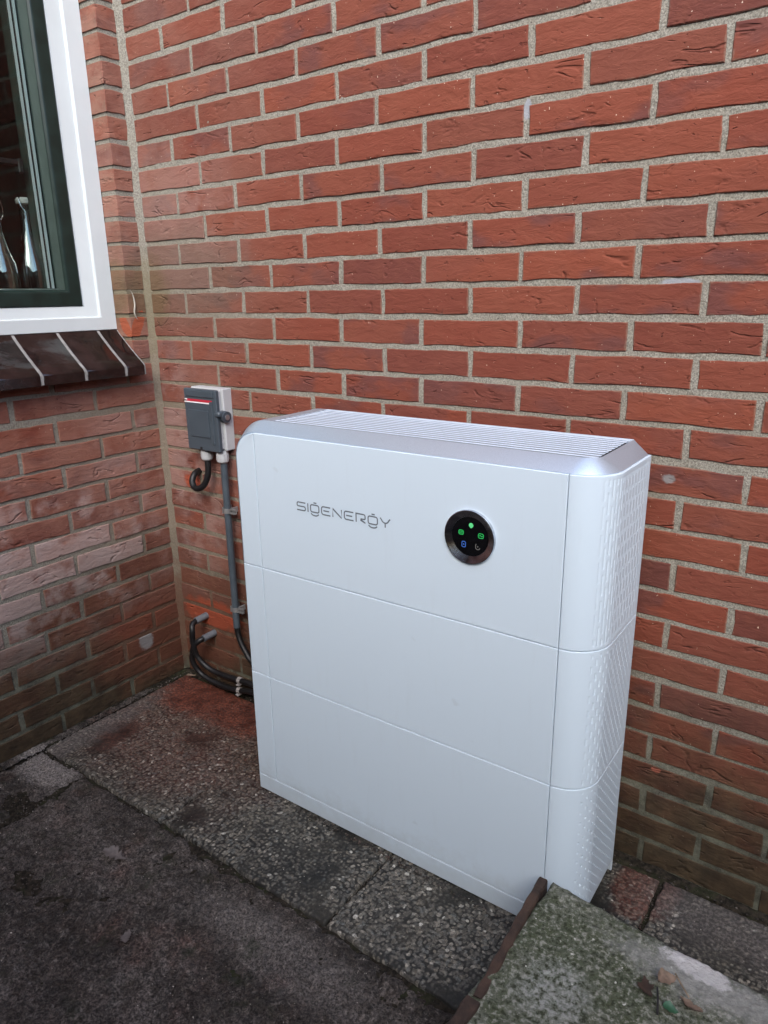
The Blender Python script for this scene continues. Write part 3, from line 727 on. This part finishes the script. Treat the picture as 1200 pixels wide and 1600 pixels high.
# inner casing of the sash seen edge-on through the glass
for i, (dy, w, d0, mt) in enumerate(((.1385, .007, -.054, 'pvc_white'), (.1465, .004, -.055, 'rubber'), (.1515, .006, -.054, 'pvc_white'), (.158, .003, -.056, 'green2'))):
    wl(box("inner_casing", M[mt], win, X0-.085, X0+d0, -REV-dy-w, -REV-dy, 1.10, 2.10))
hd = empty("window_stay", "dark window stay arm behind the glass, crossing the pale inner casing", "window stay", (-.13, -.28, 1.50))
MB().box(-.012, .012, -.20, .028, -.007, .007, .003).build("arm", M['rubber'], hd)
MB().box(-.014, .014, .020, .034, -.024, .010, .003).build("catch", M['rubber'], hd)
# tiled sill
sill = empty("windowsill", "sloping dark brown glazed tile sill under the window, with pale joints", "windowsill", (.05, -REV, .97))
prof = [(-.075, 1.087), (-.063, 1.087), (-.055, 1.078), (-.036, 1.0615), (-.010, 1.0395), (.020, 1.0150), (.044, .996), (.0475, .991), (.0475, .968), (.044, .966), (-.002, .966), (-.030, 1.00), (-.075, 1.00)]
def sill_piece(name, mat, y0, y1, dd=0., bev=.0012):
    V = []; F = []; n = len(prof)
    cx = sum(p[0] for p in prof)/n; cz = sum(p[1] for p in prof)/n
    for (yy, s) in ((y0, .0), (y0+bev, 1.), (y1-bev, 1.), (y1, .0)):
        for (x, z) in prof:
            k = dd+(bev if s == 0. else 0.)
            L = math.hypot(x-cx, z-cz); V.append((x-(x-cx)/L*k-.05, yy+REV, z-(z-cz)/L*k-.97))
    for a in range(3):
        for i in range(n): F.append((a*n+i, a*n+(i+1) % n, (a+1)*n+(i+1) % n, (a+1)*n+i))
    F.append(tuple(range(n))); F.append(tuple(range(3*n, 4*n)))
    return MB().add(V, F).build(name, mat, sill, True, 32)
yy = -.074; first = True; joints = []
while yy > -1.2:
    w = .055 if first else .1120
    sill_piece("sill_tile", M['sill'], yy-w, yy, R_.uniform(0, .0008)); joints.append(yy-w); yy -= w+.0078; first = False
for j in joints: sill_piece("sill_joint", M['sill_joint'], j-.0086, j+.0008, .0012)
sill_piece("sill_joint", M['sill_joint'], -.0745, -.0695, .001)
# room behind the window
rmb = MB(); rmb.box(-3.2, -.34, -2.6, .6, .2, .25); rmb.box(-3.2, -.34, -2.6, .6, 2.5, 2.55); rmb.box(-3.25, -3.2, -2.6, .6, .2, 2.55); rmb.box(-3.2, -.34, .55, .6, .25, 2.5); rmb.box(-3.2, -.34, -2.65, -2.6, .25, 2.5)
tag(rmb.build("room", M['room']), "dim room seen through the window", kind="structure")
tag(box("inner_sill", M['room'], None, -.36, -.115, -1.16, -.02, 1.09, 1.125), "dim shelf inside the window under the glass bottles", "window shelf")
def bottle(x, y, z, label, h=.30, r=.038):
    b = empty("bottle", label, "bottle", (x, y, z), R_.uniform(0, 3), "swing top bottles inside the window")
    pr = [(r*.8, 0), (r, .006), (r, h*.36), (r*.93, h*.45), (r*.62, h*.58), (r*.40, h*.72), (r*.34, h*.90), (r*.42, h*.905), (r*.42, h*.94), (r*.30, h*.942), (r*.26, h*.90), (r*.30, h*.72), (r*.55, h*.575), (r*.86, h*.45), (r*.93, h*.36), (r*.93, .02), (r*.2, .016)]
    MB().add(*lathe(pr, 28)).build("bottle_body", M['bottle_glass'], b, True, 50)
    MB().add(*lathe([(r*.30, h*.942), (r*.46, h*.948), (r*.50, h*.975), (r*.36, h*.995), (.001, h*1.0)], 20)).build("stopper", M['bottle_ceramic'], b, True, 50)
    for s in (-1, 1):
        tubeobj("wire_bail", [(0, s*.001, h*1.0), (.0, s*r*.55, h*.985), (0.004, s*r*.62, h*.93), (.010, s*r*.5, h*.86), (.004, s*r*.40, h*.82)], .0011, M['wire'], b, 6)
bottle(-.165, -.236, 1.126, "clear swing top glass bottle with white ceramic stopper, standing nearer the window's right edge")
bottle(-.165, -.318, 1.126, "clear swing top glass bottle cut off by the left edge of the photo", .292)

# ------------------------------------------------------------------ battery cabinet
CX, CY = 1.02, -.15
cab = empty("battery_cabinet", "tall white home battery cabinet standing on the patio against the brick wall", "battery cabinet", (CX, CY, 0), .013)
xs, xl, xr, x0, yf, yb, zg, z1, z2, zt, ztop = 1.367, .681, 1.434, .621, -.283, -.074, .045, .327, .598, .901, .923
def cl(o): o.location = (-CX, -CY, 0); return o
G = .0007
def plate(name, outline, y0, y1, mat, bev=.0012):
    """prism of an (x,z) outline between y0 (front) and y1 with a small front bevel"""
    n = len(outline); cx = sum(p[0] for p in outline)/n; cz = sum(p[1] for p in outline)/n
    W_ = max(p[0] for p in outline)-min(p[0] for p in outline); H_ = max(p[1] for p in outline)-min(p[1] for p in outline)
    V = []
    mx = (max(p[0] for p in outline)+min(p[0] for p in outline))/2; mz = (max(p[1] for p in outline)+min(p[1] for p in outline))/2
    for (x, z) in outline: V.append((mx+(x-mx)*(1-2*bev/W_), y0, mz+(z-mz)*(1-2*bev/H_)))
    for (x, z) in outline: V.append((x, y0+bev*.9, z))
    for (x, z) in outline: V.append((x, y1, z))
    F = [tuple(range(n))]+[tuple(range(2*n, 3*n))]
    for a in range(2):
        for i in range(n): F.append((a*n+i, a*n+(i+1) % n, (a+1)*n+(i+1) % n, (a+1)*n+i))
    return cl(MB().add(V, F).build(name, mat, cab, False))
def rect(a, b, c, d): return [(a, c), (b, c), (b, d), (a, d)]
plate("front_panel", rect(xl+G, xs-.0014, z2+G, zt-.002), yf, yf+.012, M['white_shell'])
plate("front_panel", rect(xl+G, xs-.0014, z1+G, z2-G), yf, yf+.012, M['white_shell'])
plate("front_panel", rect(xl+G, xs-.0014, zg+G, z1-G), yf, yf+.012, M['white_shell'])
plate("plinth", rect(x0+.002, xs-G, .003, zg-G), yf, yf+.012, M['white_shell'])
rl = .056
arc = [(x0+.004+rl-rl*math.cos(t), zt-.004-rl+rl*math.sin(t)) for t in np.linspace(0, math.pi/2, 14)]
arc = [(x0+.004, z2+G)]+arc+[(xl-G, zt-.0025), (xl-G, z2+G)]
plate("left_panel", arc, yf, yf+.012, M['white_shell'])
plate("left_panel", rect(x0+.003, xl-G, z1+G, z2-G), yf, yf+.012, M['white_shell'])
plate("left_panel", rect(x0+.002, xl-G, zg+G, z1-G), yf, yf+.012, M['white_shell'])
# wrapped right-hand side panels with embossed vent slots
def side_panel(za, zb, period, slot, rows_phase):
    R2 = .067; flat = .0002; arcl = R2*math.pi/2; st = (-.216)*-1+yb   # straight length
    st = yb-(-.216); S_ = flat+arcl+st
    ns = int(S_/.0011); nz = int((zb-za)/.0013)
    s, z = np.meshgrid(np.concatenate([[0, .0002, .0007], np.linspace(.0016, S_-.0016, ns), [S_-.0007, S_-.0002, S_]]), np.concatenate([[za, za+.0002, za+.0007], np.linspace(za+.0016, zb-.0016, nz), [zb-.0007, zb-.0002, zb]]))
    th = np.clip((s-flat)/R2, 0, math.pi/2); e = np.clip(s-flat-arcl, 0, None)
    px = xs+G+np.minimum(s, flat)+R2*np.sin(th)-(R2*0); py = yf+R2*(1-np.cos(th))+e
    nxv = np.sin(th); nyv = -np.cos(th)
    px = px-(flat+G)*np.clip(s/S_*0+1, 0, 1)*0
    # slots
    c0 = flat+arcl*.50; pit = .0082 if zb > .7 else (.0090 if zb > .5 else .0105)
    k = np.floor((s-c0)/pit); sc = c0+(k+.5)*pit; du = np.abs(s-sc)
    ph = (k % 2)*.5; L = slot*(1-.35*np.clip((s-c0)/(S_-c0), 0, 1))
    zz = ((zb-z)/period+ph+rows_phase); fr = (zz-np.floor(zz)-.5)*period
    dz = np.clip(np.abs(fr)-L/2, 0, None)
    rad = .0020; d = np.sqrt(du**2+dz**2)
    mask = (k >= 0) & (s < S_-.006) & (z > za+.008) & (z < zb-.008)
    dep = np.where(mask, np.clip(1-d/rad, 0, 1), 0); dep = np.clip(dep*1.8, 0, 1)
    fade = np.clip((s-c0)/.02+.5, .5, 1)
    dep = dep*(.00085 if zb > .7 else .0011)*fade
    # fold the rims inwards
    rim = np.zeros_like(s); rim[0, :] = rim[-1, :] = .010; rim[1, :] += .0006; rim[-2, :] += .0006; rim[2, :] += .0001; rim[-3, :] += .0001
    tot = dep+rim
    rimL = np.zeros_like(s); rimL[:, 0] = .010; rimL[:, -1] = .010; rimL[:, 1] = .0006; rimL[:, -2] = .0006; tot = tot+rimL
    X = px-nxv*tot; Y = py-nyv*tot
    return cl(link("side_panel", grid("side_panel", X-(xs+G+flat+R2-xr), Y, z), M['white_shell'], cab))
side_panel(z2+G, zt-.002, .046, .034, 0.)
side_panel(z1+G, z2-G, .028, .010, .25)
side_panel(.043, z1-G, .0215, .002, .1)
# inner core, rear plate, feet
cb = MB(); cb.box(x0+.006, xr-.016, -.205, -.075, .028, .885); cb.box(xs-.02, xs+.035, -.250, -.20, .05, .885); cb.box(x0+.01, xs+.02, yf+.013, -.20, .028, .885)
cl(cb.build("core", M['core'], cab))
cl(box("rear_plate", M['white_shell'], cab, x0+.004, xr-.002, -.073, -.066, .010, .895, .001))
for fx in (x0+.05, xr-.10): cl(box("foot", M['core'], cab, fx, fx+.05, -.24, -.06, .0, .027))
for sx in (0,): pass
# silver cap: chamfered band that runs up the left side, across the top and round the right corner
P1 = []; P2 = []
P1.append((x0, yf+.003, .02)); P2.append((x0-.012, -.257, .02))
r1, r2 = .060, .084
for t in np.linspace(0, math.pi/2, 16):
    P1.append((x0+r1-r1*math.cos(t), yf+.003, zt-.001-r1+r1*math.sin(t)))
    P2.append((x0-.012+r2-r2*math.cos(t), -.257, ztop-r2+r2*math.sin(t)))
P1.append((1.02, yf+.003, zt-.001)); P2.append((1.02, -.257, ztop))
qx, qy = 1.388, -.207
P1.append((1.355, yf+.003, zt-.001)); P2.append((1.345, -.257, ztop))
for t in np.linspace(0, math.pi/2, 14):
    P1.append((1.367+.063*math.sin(t), -.217-.063*math.cos(t), zt-.001)); P2.append((1.372+.030*math.sin(t), -.239-.018*math.cos(t), ztop))
P1.append((1.430, -.080, zt-.001)); P2.append((1.402, -.078, ztop))
P1.append((1.428, -.072, zt-.003)); P2.append((1.402, -.0755, ztop))
n = len(P1); V = []; F = []
for i in range(n):
    a = Vector(P1[i]); b = Vector(P2[i]); m_ = a.lerp(b, .96); m0 = a.lerp(b, .04)
    inn = Vector((1.02, -.16, .5)); V += [a+Vector((0, .004, -.004)), a, m0, m_, b+Vector((0, .001, 0)), b-Vector((0, 0, .016)) if i > 6 else b+Vector((.012, .002, -.004))]
for i in range(n-1):
    for k in range(5): F.append((i*6+k, i*6+k+1, (i+1)*6+k+1, (i+1)*6+k))
cl(MB().add(V, F).build("silver_band", M['silver'], cab, True, 28))
# left cheek and rounded shoulder running to the back
sh = [(x0-.012, .02)]+[(x0-.012+r2-r2*math.cos(t), ztop-r2+r2*math.sin(t)) for t in np.linspace(0, math.pi/2, 16)]+[(.712, ztop), (.712, ztop-.02)]
V = [(x, y, z) for y in (-.2565, -.076) for (x, z) in sh]; k = len(sh)
cl(MB().add(V, [(i, i+1, k+i+1, k+i) for i in range(k-1)]).build("left_shoulder", M['silver'], cab, True, 40))
# top grille
NF = 11; ya, yz_ = -.253, -.078; pitch = (yz_-ya)/NF
fm = None
for i in range(NF):
    y = ya+pitch*(i+.5)
    if fm is None: fm = MB().box(-.342, .342, -pitch*.27, pitch*.27, -.0011, 0, .0004).mesh("grille_fin"); fm.materials.append(M['fin'])
    o = link("grille_fin", fm, None, cab); o.location = (1.0555-CX, y-CY, ztop)
cl(box("grille_floor", M['core'], cab, .712, 1.394, ya+.002, yz_, ztop-.024, ztop-.0075))  # dark sheet under the fins paints the shade of the gaps
cl(box("grille_edge", M['fin'], cab, .712, 1.402, -.078, -.0752, ztop-.02, ztop+.0002))
# round display
DCX, DCZ, DR = 1.1955, .7655, .0490
def disc(name, prof, mat, seg=64):
    V, F = lathe(prof, seg); V = [(DCX+a, yf-c, DCZ+b) for a, b, c in V]
    return cl(MB().add(V, F).build(name, mat, cab, True, 30))
disc("display_ring", [(.0492, -.002), (.0492, .0040), (.0486, .0052), (.0474, .0056), (.0372, .0010), (.0358, .0006), (.0358, -.003)], M['chrome'])
disc("display_lens", [(.0357, -.002), (.0357, .0005), (.001, .0006)], M['glossblack'])
YL = yf-.0012
def ribbon(pts, w, closed=False):
    """flat stroke in the (x,z) plane with round-ish ends"""
    pts = [Vector((p[0], p[1])) for p in pts]; n = len(pts); V = []; F = []
    for i, p in enumerate(pts):
        a = pts[(i-1) % n] if (closed or i) else p; b = pts[(i+1) % n] if (closed or i < n-1) else p
        t = (b-a).normalized(); t1 = (p-a).normalized() if (p-a).length > 1e-9 else t; c = max(.6, t.dot(t1))
        nn = Vector((-t.y, t.x))*(w/2/c); q = p
        if not closed and i == 0: q = p-t*w*.3
        if not closed and i == n-1: q = p+t*w*.3
        V += [q+nn, q-nn]
    m_ = n if closed else n-1
    for i in range(m_): j = (i+1) % n; F.append((2*i, 2*j, 2*j+1, 2*i+1))
    return V, F
def flat(name, strokes, w, mat, y, parent=None, th=.0003):
    mb = MB()
    for st in strokes:
        closed = st[0] == 'c'; pts = st[1:] if closed else st
        V, F = ribbon(pts, w, closed); mb.add([(v.x, y, v.y) for v in V], F)
    return cl(mb.build(name, mat, cab))
def rr(cx, cz, w, h, r, n=4):
    out = ['c']
    for (sx, sz, a0) in ((1, 1, 0), (-1, 1, 90), (-1, -1, 180), (1, -1, 270)):
        for k in range(n+1):
            a = math.radians(a0+90*k/n); out.append((cx+sx*(w/2-r)+r*math.cos(a), cz+sz*(h/2-r)+r*math.sin(a)))
    return out
def circ(cx, cz, r, n=16): return ['c']+[(cx+r*math.cos(2*math.pi*k/n), cz+r*math.sin(2*math.pi*k/n)) for k in range(n)]
flat("wifi_icon", [circ(1.1975, .7868, .0030), [(1.1975, .7850), (1.1975, .7825)]], .0026, M['led_mint'], YL)
flat("wifi_icon", [circ(1.1975, .7870, .0016)], .0030, M['led_mint'], YL-.0001)
flat("solar_icon", [rr(1.178, .7712, .0092, .0078, .0025), [(1.1745, .7722), (1.178, .7730), (1.1812, .7722)], [(1.175, .7698), (1.1812, .7698)]], .0012, M['led_green'], YL)
flat("grid_icon", [rr(1.2168, .7706, .0096, .0080, .0025), [(1.2138, .7702), (1.2155, .7716), (1.2172, .7706), (1.2188, .7696), (1.2200, .7710)]], .0012, M['led_green'], YL)
flat("battery_icon", [rr(1.1836, .7500, .0070, .0100, .002)], .0014, M['led_lblue'], YL)
flat("battery_icon", [circ(1.1836, .7500, .0006)], .0014, M['led_lblue'], YL)
flat("status_icon", [rr(1.2112, .7500, .0080, .0102, .003)[8:], circ(1.2112, .7500, .0005)], .0011, M['led_white'], YL)
# lettering SIGENERGY, drawn stroke by stroke
def arcp(cx, cz, rx, rz, a0, a1, n=6): return [(cx+rx*math.cos(math.radians(a0+(a1-a0)*k/n)), cz+rz*math.sin(math.radians(a0+(a1-a0)*k/n))) for k in range(n+1)]
LW, LH = .0218, .0165; LZ = .7510
def letter(ch, x):
    w, h, z = LW, LH, LZ; q = .0034
    if ch == 'S': return [[(x+w, z+h)]+arcp(x+q, z+h-q, q, q, 90, 180)+[(x, z+h/2+q*.6)]+arcp(x+q*.8, z+h/2+q*.7, q*.8, q*.7, 180, 270)+[(x+w-q, z+h/2)]+arcp(x+w-q, z+h/2-q, q, q, 90, 0)+arcp(x+w-q, z+q, q, q, 0, -90)+[(x, z)]]
    if ch == 'I': return [[(x, z), (x, z+h)]]
    if ch == 'G': return [rr(x+w/2, z+h*.52, w, h*.92, .004), [(x+w*.42, z+h+.0042), (x+w*.70, z+h+.0042)], arcp(x+w/2, z-.0008, w*.46, .0055, 200, 340, 8)]
    if ch == 'E': return [[(x+w, z+h)]+arcp(x+q*1.4, z+h-q*1.4, q*1.4, q*1.4, 90, 180)+arcp(x+q*1.4, z+q*1.4, q*1.4, q*1.4, 180, 270)+[(x+w, z)], [(x+w*.25, z+h/2), (x+w*.86, z+h/2)]]
    if ch == 'N': return [[(x, z), (x, z+h), (x+w, z), (x+w, z+h)]]
    if ch == 'R': return [[(x, z), (x, z+h)]+[(x+w-q, z+h)]+arcp(x+w-q, z+h-q, q, q, 90, 0)+arcp(x+w-q, z+h*.42+q*.6, q, q*.6, 0, -90)+[(x+w*.52, z+h*.42), (x+w*.5, z+h*.30), (x+w, z)]]
    if ch == 'Y': return [[(x, z+h)]+arcp(x+w/2, z+h*1.0, w*.40, h*.52, 200, 340, 8)+[(x+w, z+h)], [(x+w/2, z), (x+w/2, z+h*.34)]]
xx = .7945; strokes = []
for ch in "SIGENERGY":
    strokes += letter(ch, xx); xx += (.0 if ch == 'I' else LW)+.0071
flat("lettering", strokes, .0027, M['print'], yf-.0003)

# ------------------------------------------------------------------ isolator switch on the back wall
sw = empty("isolator_switch", "grey isolator switch box with red stripe, mounted on the wall left of the cabinet", "switch box", (.243, 0, .852))
def sl(o): o.location = (-.243, 0, -.852); return o
sl(box("switch_base", M['switch_light'], sw, .180, .308, -.030, .002, .771, .938, .002))
sl(box("switch_base_rim", M['switch_light'], sw, .184, .300, -.040, -.030, .776, .934, .0015))
cm = MB(); cm.box(.176, .304, -.052, -.040, .769, .936, .002)
sl(cm.build("switch_cover", M['switch_dark'], sw))
sl(box("cover_ridge", M['switch_dark'], sw, .190, .272, -.0545, -.052, .806, .880, .0018))
sl(box("cover_ridge", M['switch_dark'], sw, .278, .290, -.0545, -.052, .790, .905, .0018))
sl(box("cover_ridge", M['switch_dark'], sw, .184, .294, -.0545, -.052, .915, .933, .0018))
sl(box("cover_slot", M['rubber'], sw, .226, .234, -.0528, -.050, .771, .778))
sl(box("stripe", M['red'], sw, .186, .288, -.0526, -.0515, .902, .9085))
sl(box("stripe", M['white_stripe'], sw, .178, .288, -.0526, -.0515, .8985, .9015))
sl(box("stripe", M['white_stripe'], sw, .180, .190, -.0527, -.0516, .9055, .9085))
# lever and screw on the right flank
lv = MB(); V, F = tube([(.300, -.030, .866), (.318, -.030, .864)], .0155, 22); lv.add(V, F)
lv.box(.296, .316, -.056, -.030, .866, .880, .003)
sl(lv.build("lever", M['switch_knob'], sw, True, 40))
V, F = tube([(.318, -.030, .864), (.3205, -.030, .864)], .0075, 18); sl(MB().add(V, F).build("screw", M['screw'], sw, True, 40))
def gland(x, y, zt_):
    mb = MB(); V, F = lathe([(.014, zt_), (.014, zt_-.008), (.017, zt_-.009), (.0175, zt_-.022), (.016, zt_-.030), (.012, zt_-.034)], 12); mb.add([(x+a, y+b, c) for a, b, c in V], F)
    V, F = lathe([(.0165, zt_-.004), (.0165, zt_-.008), (.0160, zt_-.008)], 6); mb.add([(x+a, y+b, c) for a, b, c in V], F)
    sl(mb.build("cable_gland", M['switch_light'], sw, True, 25))
gland(.2245, -.030, .771); gland(.288, -.030, .771)
# conduit from the right gland
cd = empty("conduit", "straight grey plastic conduit running down from the switch box", "conduit", (.288, -.028, .24))
o = tubeobj("pipe", [(0, 0, .002), (0, 0, .52)], .0098, M['conduit'], cd, 18, False)
for zc in (.600, .300):
    mb = MB()
    V, F = tube([(0, 0, zc-.247), (0, 0, zc-.233)], .0110, 18); mb.add(V, F)
    mb.box(.010, .034, -.004, -.001, zc-.247, zc-.243); mb.box(.010, .034, -.004, -.001, zc-.237, zc-.233); mb.box(.010, .034, .001, .003, zc-.247, zc-.233); mb.box(-.013, -.010, -.008, .026, zc-.249, zc-.231)
    mb.box(.009, .014, -.006, .026, zc-.247, zc-.233)
    mb.build("pipe_clip", M['clip'], cd)
tg = lambda o, *a, **k: tag(o, *a, **k)
tg(tubeobj("cable", [(.288, -.028, .255), (.290, -.028, .225), (.302, -.030, .197), (.322, -.031, .170), (.345, -.033, .150), (.42, -.04, .12), (.62, -.05, .10)], .0085, M['cable']), "black cable leaving the bottom end of the grey conduit towards the cabinet", "cable")
tg(tubeobj("cable", [(.2245, -.030, .742), (.2245, -.030, .715), (.221, -.032, .690), (.208, -.036, .664), (.190, -.042, .652), (.171, -.042, .654), (.158, -.036, .668), (.154, -.024, .684), (.150, -.006, .690), (.148, .01, .690)], .0088, M['cable'], None, 16), "short thick black cable hooking from the switch box gland back into the wall", "cable")
# two cables from wall sleeves
def sleeve(x, z, label, path, r=.0085):
    c = empty("cable", label, "cable", (x, 0, z), 0., None)
    tubeobj("sleeve", [(0.0, .01, 0.0), (-.003, -.042, -.004)], .0105, M['stub'], c, 18, False)
    tubeobj("cable_run", [(p[0]-x, p[1], p[2]-z) for p in path], r, M['cable'], c, 14)
sleeve(.122, .226, "black cable from the upper grey wall sleeve, arching down to the floor behind the cabinet",
       [(.119, -.035, .222), (.121, -.056, .217), (.129, -.066, .200), (.124, -.064, .160), (.128, -.054, .106), (.178, -.042, .070), (.291, -.036, .070), (.345, -.036, .074), (.45, -.042, .076), (.62, -.05, .076)])
sleeve(.150, .174, "black cable from the lower grey wall sleeve, looping left then along the floor",
       [(.147, -.035, .170), (.141, -.052, .166), (.124, -.058, .150), (.107, -.056, .122), (.101, -.053, .080), (.128, -.043, .040), (.210, -.038, .027), (.287, -.037, .036), (.343, -.037, .048), (.45, -.042, .055), (.62, -.05, .055)])
def saddle(x, y, z, label):
    mb = MB(); V, F = tube([(x-.006, y, z), (x+.006, y, z)], .0102, 16); mb.add(V, F); mb.box(x-.006, x+.006, y-.0125, y+.016, z-.012, z-.0095)
    tag(mb.build("cable_clip", M['clip_bright']), label, "cable clip")
saddle(.291, -.0360, .0700, "upper metal clip holding the black cable beside the cabinet's lower left edge")
saddle(.287, -.0370, .0360, "lower metal clip on the floor cable beside the cabinet's lower left edge")

# ------------------------------------------------------------------ raised step in the foreground
step = empty("garden_step", "raised mossy grey concrete slab step in the lower right corner", "step", (1.399, -.312, 0), -.066)
def rough_slab(sx, sy, zt_, th, seed, res=.003):
    nx = int(sx/res); ny = int(sy/res)
    u, v = np.meshgrid(np.linspace(0, 1, nx), np.linspace(0, 1, ny))
    pad = 3
    u = np.clip((u*(nx-1)-pad)/(nx-1-2*pad), 0, 1); v = np.clip((v*(ny-1)-pad)/(ny-1-2*pad), 0, 1)
    I, J = np.meshgrid(np.arange(nx), np.arange(ny)); o_ = np.maximum(np.maximum(pad-I, I-(nx-1-pad)), np.maximum(pad-J, J-(ny-1-pad)))
    X = u*sx; Y = -sy+v*sy
    wx = np.clip((np.abs(u-.5)-.44)/.06, 0, 1); wy = np.clip((np.abs(v-.5)-.44)/.06, 0, 1)
    X = X+(vnoise(Y, Y*0+3, 30, seed, 4, .6)-.5)*.010*wx; Y = Y+(vnoise(X, X*0+7, 30, seed+5, 4, .6)-.5)*.010*wy
    a = vnoise(X, Y, 12, seed+1, 3); b = vnoise(X, Y, 70, seed+2, 4, .7)
    h, pid = pebbles(X+3, Y+3, .011, seed+8)
    Z = zt_+(a-.5)*.005+(b-.5)*.0050+h*.0016*(pid > .6)
    e = np.minimum(np.minimum(u*sx, (1-u)*sx), np.minimum(v*sy, (1-v)*sy)); Z = Z-.007*np.exp(-e/.006)*(.4+b)
    Z = np.where(o_ > 0, Z-.008-th*np.clip((o_-1)/2, 0, 1), Z)
    return grid("slab", X, Y, Z)
link("slab", rough_slab(.60, .50, .160, .05, 91), M['moss'], step)
MB().box(.03, .58, -.47, -.03, 0, .112, .004).build("riser", M['riser'], step)
def board(x, y, L, wd, lab, rz, dz=0):
    n = 40; mb = MB(); V = []; F = []
    for i in range(n+1):
        t = -L*i/n; w = wd*(.5+.04*math.sin(i*.9)+.05*(vnoise(np.array([t]), np.array([x]), 60, 5, 3)[0]-.5)); k = (vnoise(np.array([t+9]), np.array([x]), 45, 15, 3)[0]-.5)*.006
        V += [(-w, t, 0), (-w, t, .158+k), (-w+.002, t, .161+k), (w-.002, t, .161+k), (w, t, .158+k), (w, t, 0)]
    for i in range(n):
        for q in range(5): F.append((i*6+q, i*6+q+1, i*6+q+7, i*6+q+6))
    F += [tuple(range(6)), tuple(range(n*6, n*6+6))]
    o = MB().add(V, F).build("edging_board", M['rust_board'], None, True, 30); o.location = (x, y, dz); o.rotation_euler[2] = rz
    tag(o, lab, "edging board", "edging boards along the step")
board(1.3815, -.316, .272, .0165, "rusty brown edging board along the step's left side, the one ending by the cabinet", .052)
board(1.3925, -.594, .30, .024, "rusty brown edging board along the step's left side, the nearer one at the photo's bottom", -.02, .002)

# ------------------------------------------------------------------ leaves and small litter
def leaf(name, loc, L, Wd, mat, label, rz, tilt, cat="leaf", curl=.35, jag=.25, seed=1):
    r = random.Random(seed); n = 14; V = []; F = []
    for i in range(n+1):
        t = i/n; w = Wd*math.sin(math.pi*min(1, t**.8))*(1+jag*r.uniform(-1, 1))*.5+.0004; x = (t-.5)*L
        zc = curl*L*(t-.5)**2
        for s in (-1, -.5, 0, .5, 1): V.append((x, s*w+.15*Wd*math.sin(t*5), zc+abs(s)*w*curl+r.uniform(-.0006, .0006)))
    for i in range(n):
        for k in range(4): F.append((i*5+k, i*5+k+1, i*5+k+6, i*5+k+5))
    nv = len(V); V2 = V+[(x, y, z-.0005) for x, y, z in V]; F2 = F+[tuple(reversed([q+nv for q in f])) for f in F]
    me = mesh(name, V2, F2, True); o = link(name, me, mat); o.location = loc; o.rotation_euler = (tilt, .1, rz)
    return tag(o, label, cat)
leaf("fallen_leaf", (.535, -.640, .010), .060, .022, M['leaf_pale'], "pale torn dry leaf on the dark concrete, left of centre", .35, .15, seed=4, jag=.6)
leaf("fallen_leaf", (.735, -.752, .008), .034, .016, M['leaf_pale'], "small pale dry leaf lying nearest the photo's bottom edge", 2.4, .1, seed=6, jag=.5)
leaf("fallen_leaf", (1.619, -.404, .172), .034, .020, M['leaf_brown'], "dry brown leaf standing on the mossy step", 1.0, .5, seed=8, jag=.15)
leaf("fallen_leaf", (1.637, -.447, .168), .022, .014, M['leaf_green'], "small bright green leaf on the step at the bottom edge", .3, .2, seed=9, jag=.1)
leaf("fallen_leaf", (1.598, -.432, .166), .040, .022, M['rust_board'], "dark rotten leaf on the step beside the green leaf", 2.2, .2, seed=12, jag=.4)
leaf("fallen_leaf", (1.660, -.425, .167), .036, .016, M['leaf_brown'], "reddish brown curled leaf beside the twig on the step", 2.9, .3, seed=15, jag=.3)
tag(tubeobj("twig", [(1.628, -.386, .170), (1.640, -.402, .173), (1.655, -.414, .169)], .0012, M['twig'], None, 6), "thin pale twig lying beside the brown leaf on the step", "twig")
tag(tubeobj("twig", [(1.612, -.425, .170), (1.618, -.444, .171), (1.624, -.466, .167)], .0016, M['rubber'], None, 6), "short black twig on the step by the green leaf", "twig")
leaf("debris_chip", (.060, -.035, .012), .030, .010, M['leaf_brown'], "small pale chip of debris on the floor in the wall corner", .9, .2, "chip", seed=21, jag=.4)

# ------------------------------------------------------------------ pieces that belong to a part sit one level below it
def under(part_name, root, names):
    kids = [o for o in root.children if o.name.split('.')[0] == part_name]
    for o in list(root.children):
        if o.name.split('.')[0] in names: o.parent = kids[0]; o.location = (0, 0, 0)
under("display_ring", cab, ("display_lens", "wifi_icon", "solar_icon", "grid_icon", "battery_icon", "status_icon"))
under("switch_cover", sw, ("cover_ridge", "cover_slot", "stripe"))
under("lever", sw, ("screw",))
under("sash", win, ("glass_pane", "glazing_gasket"))
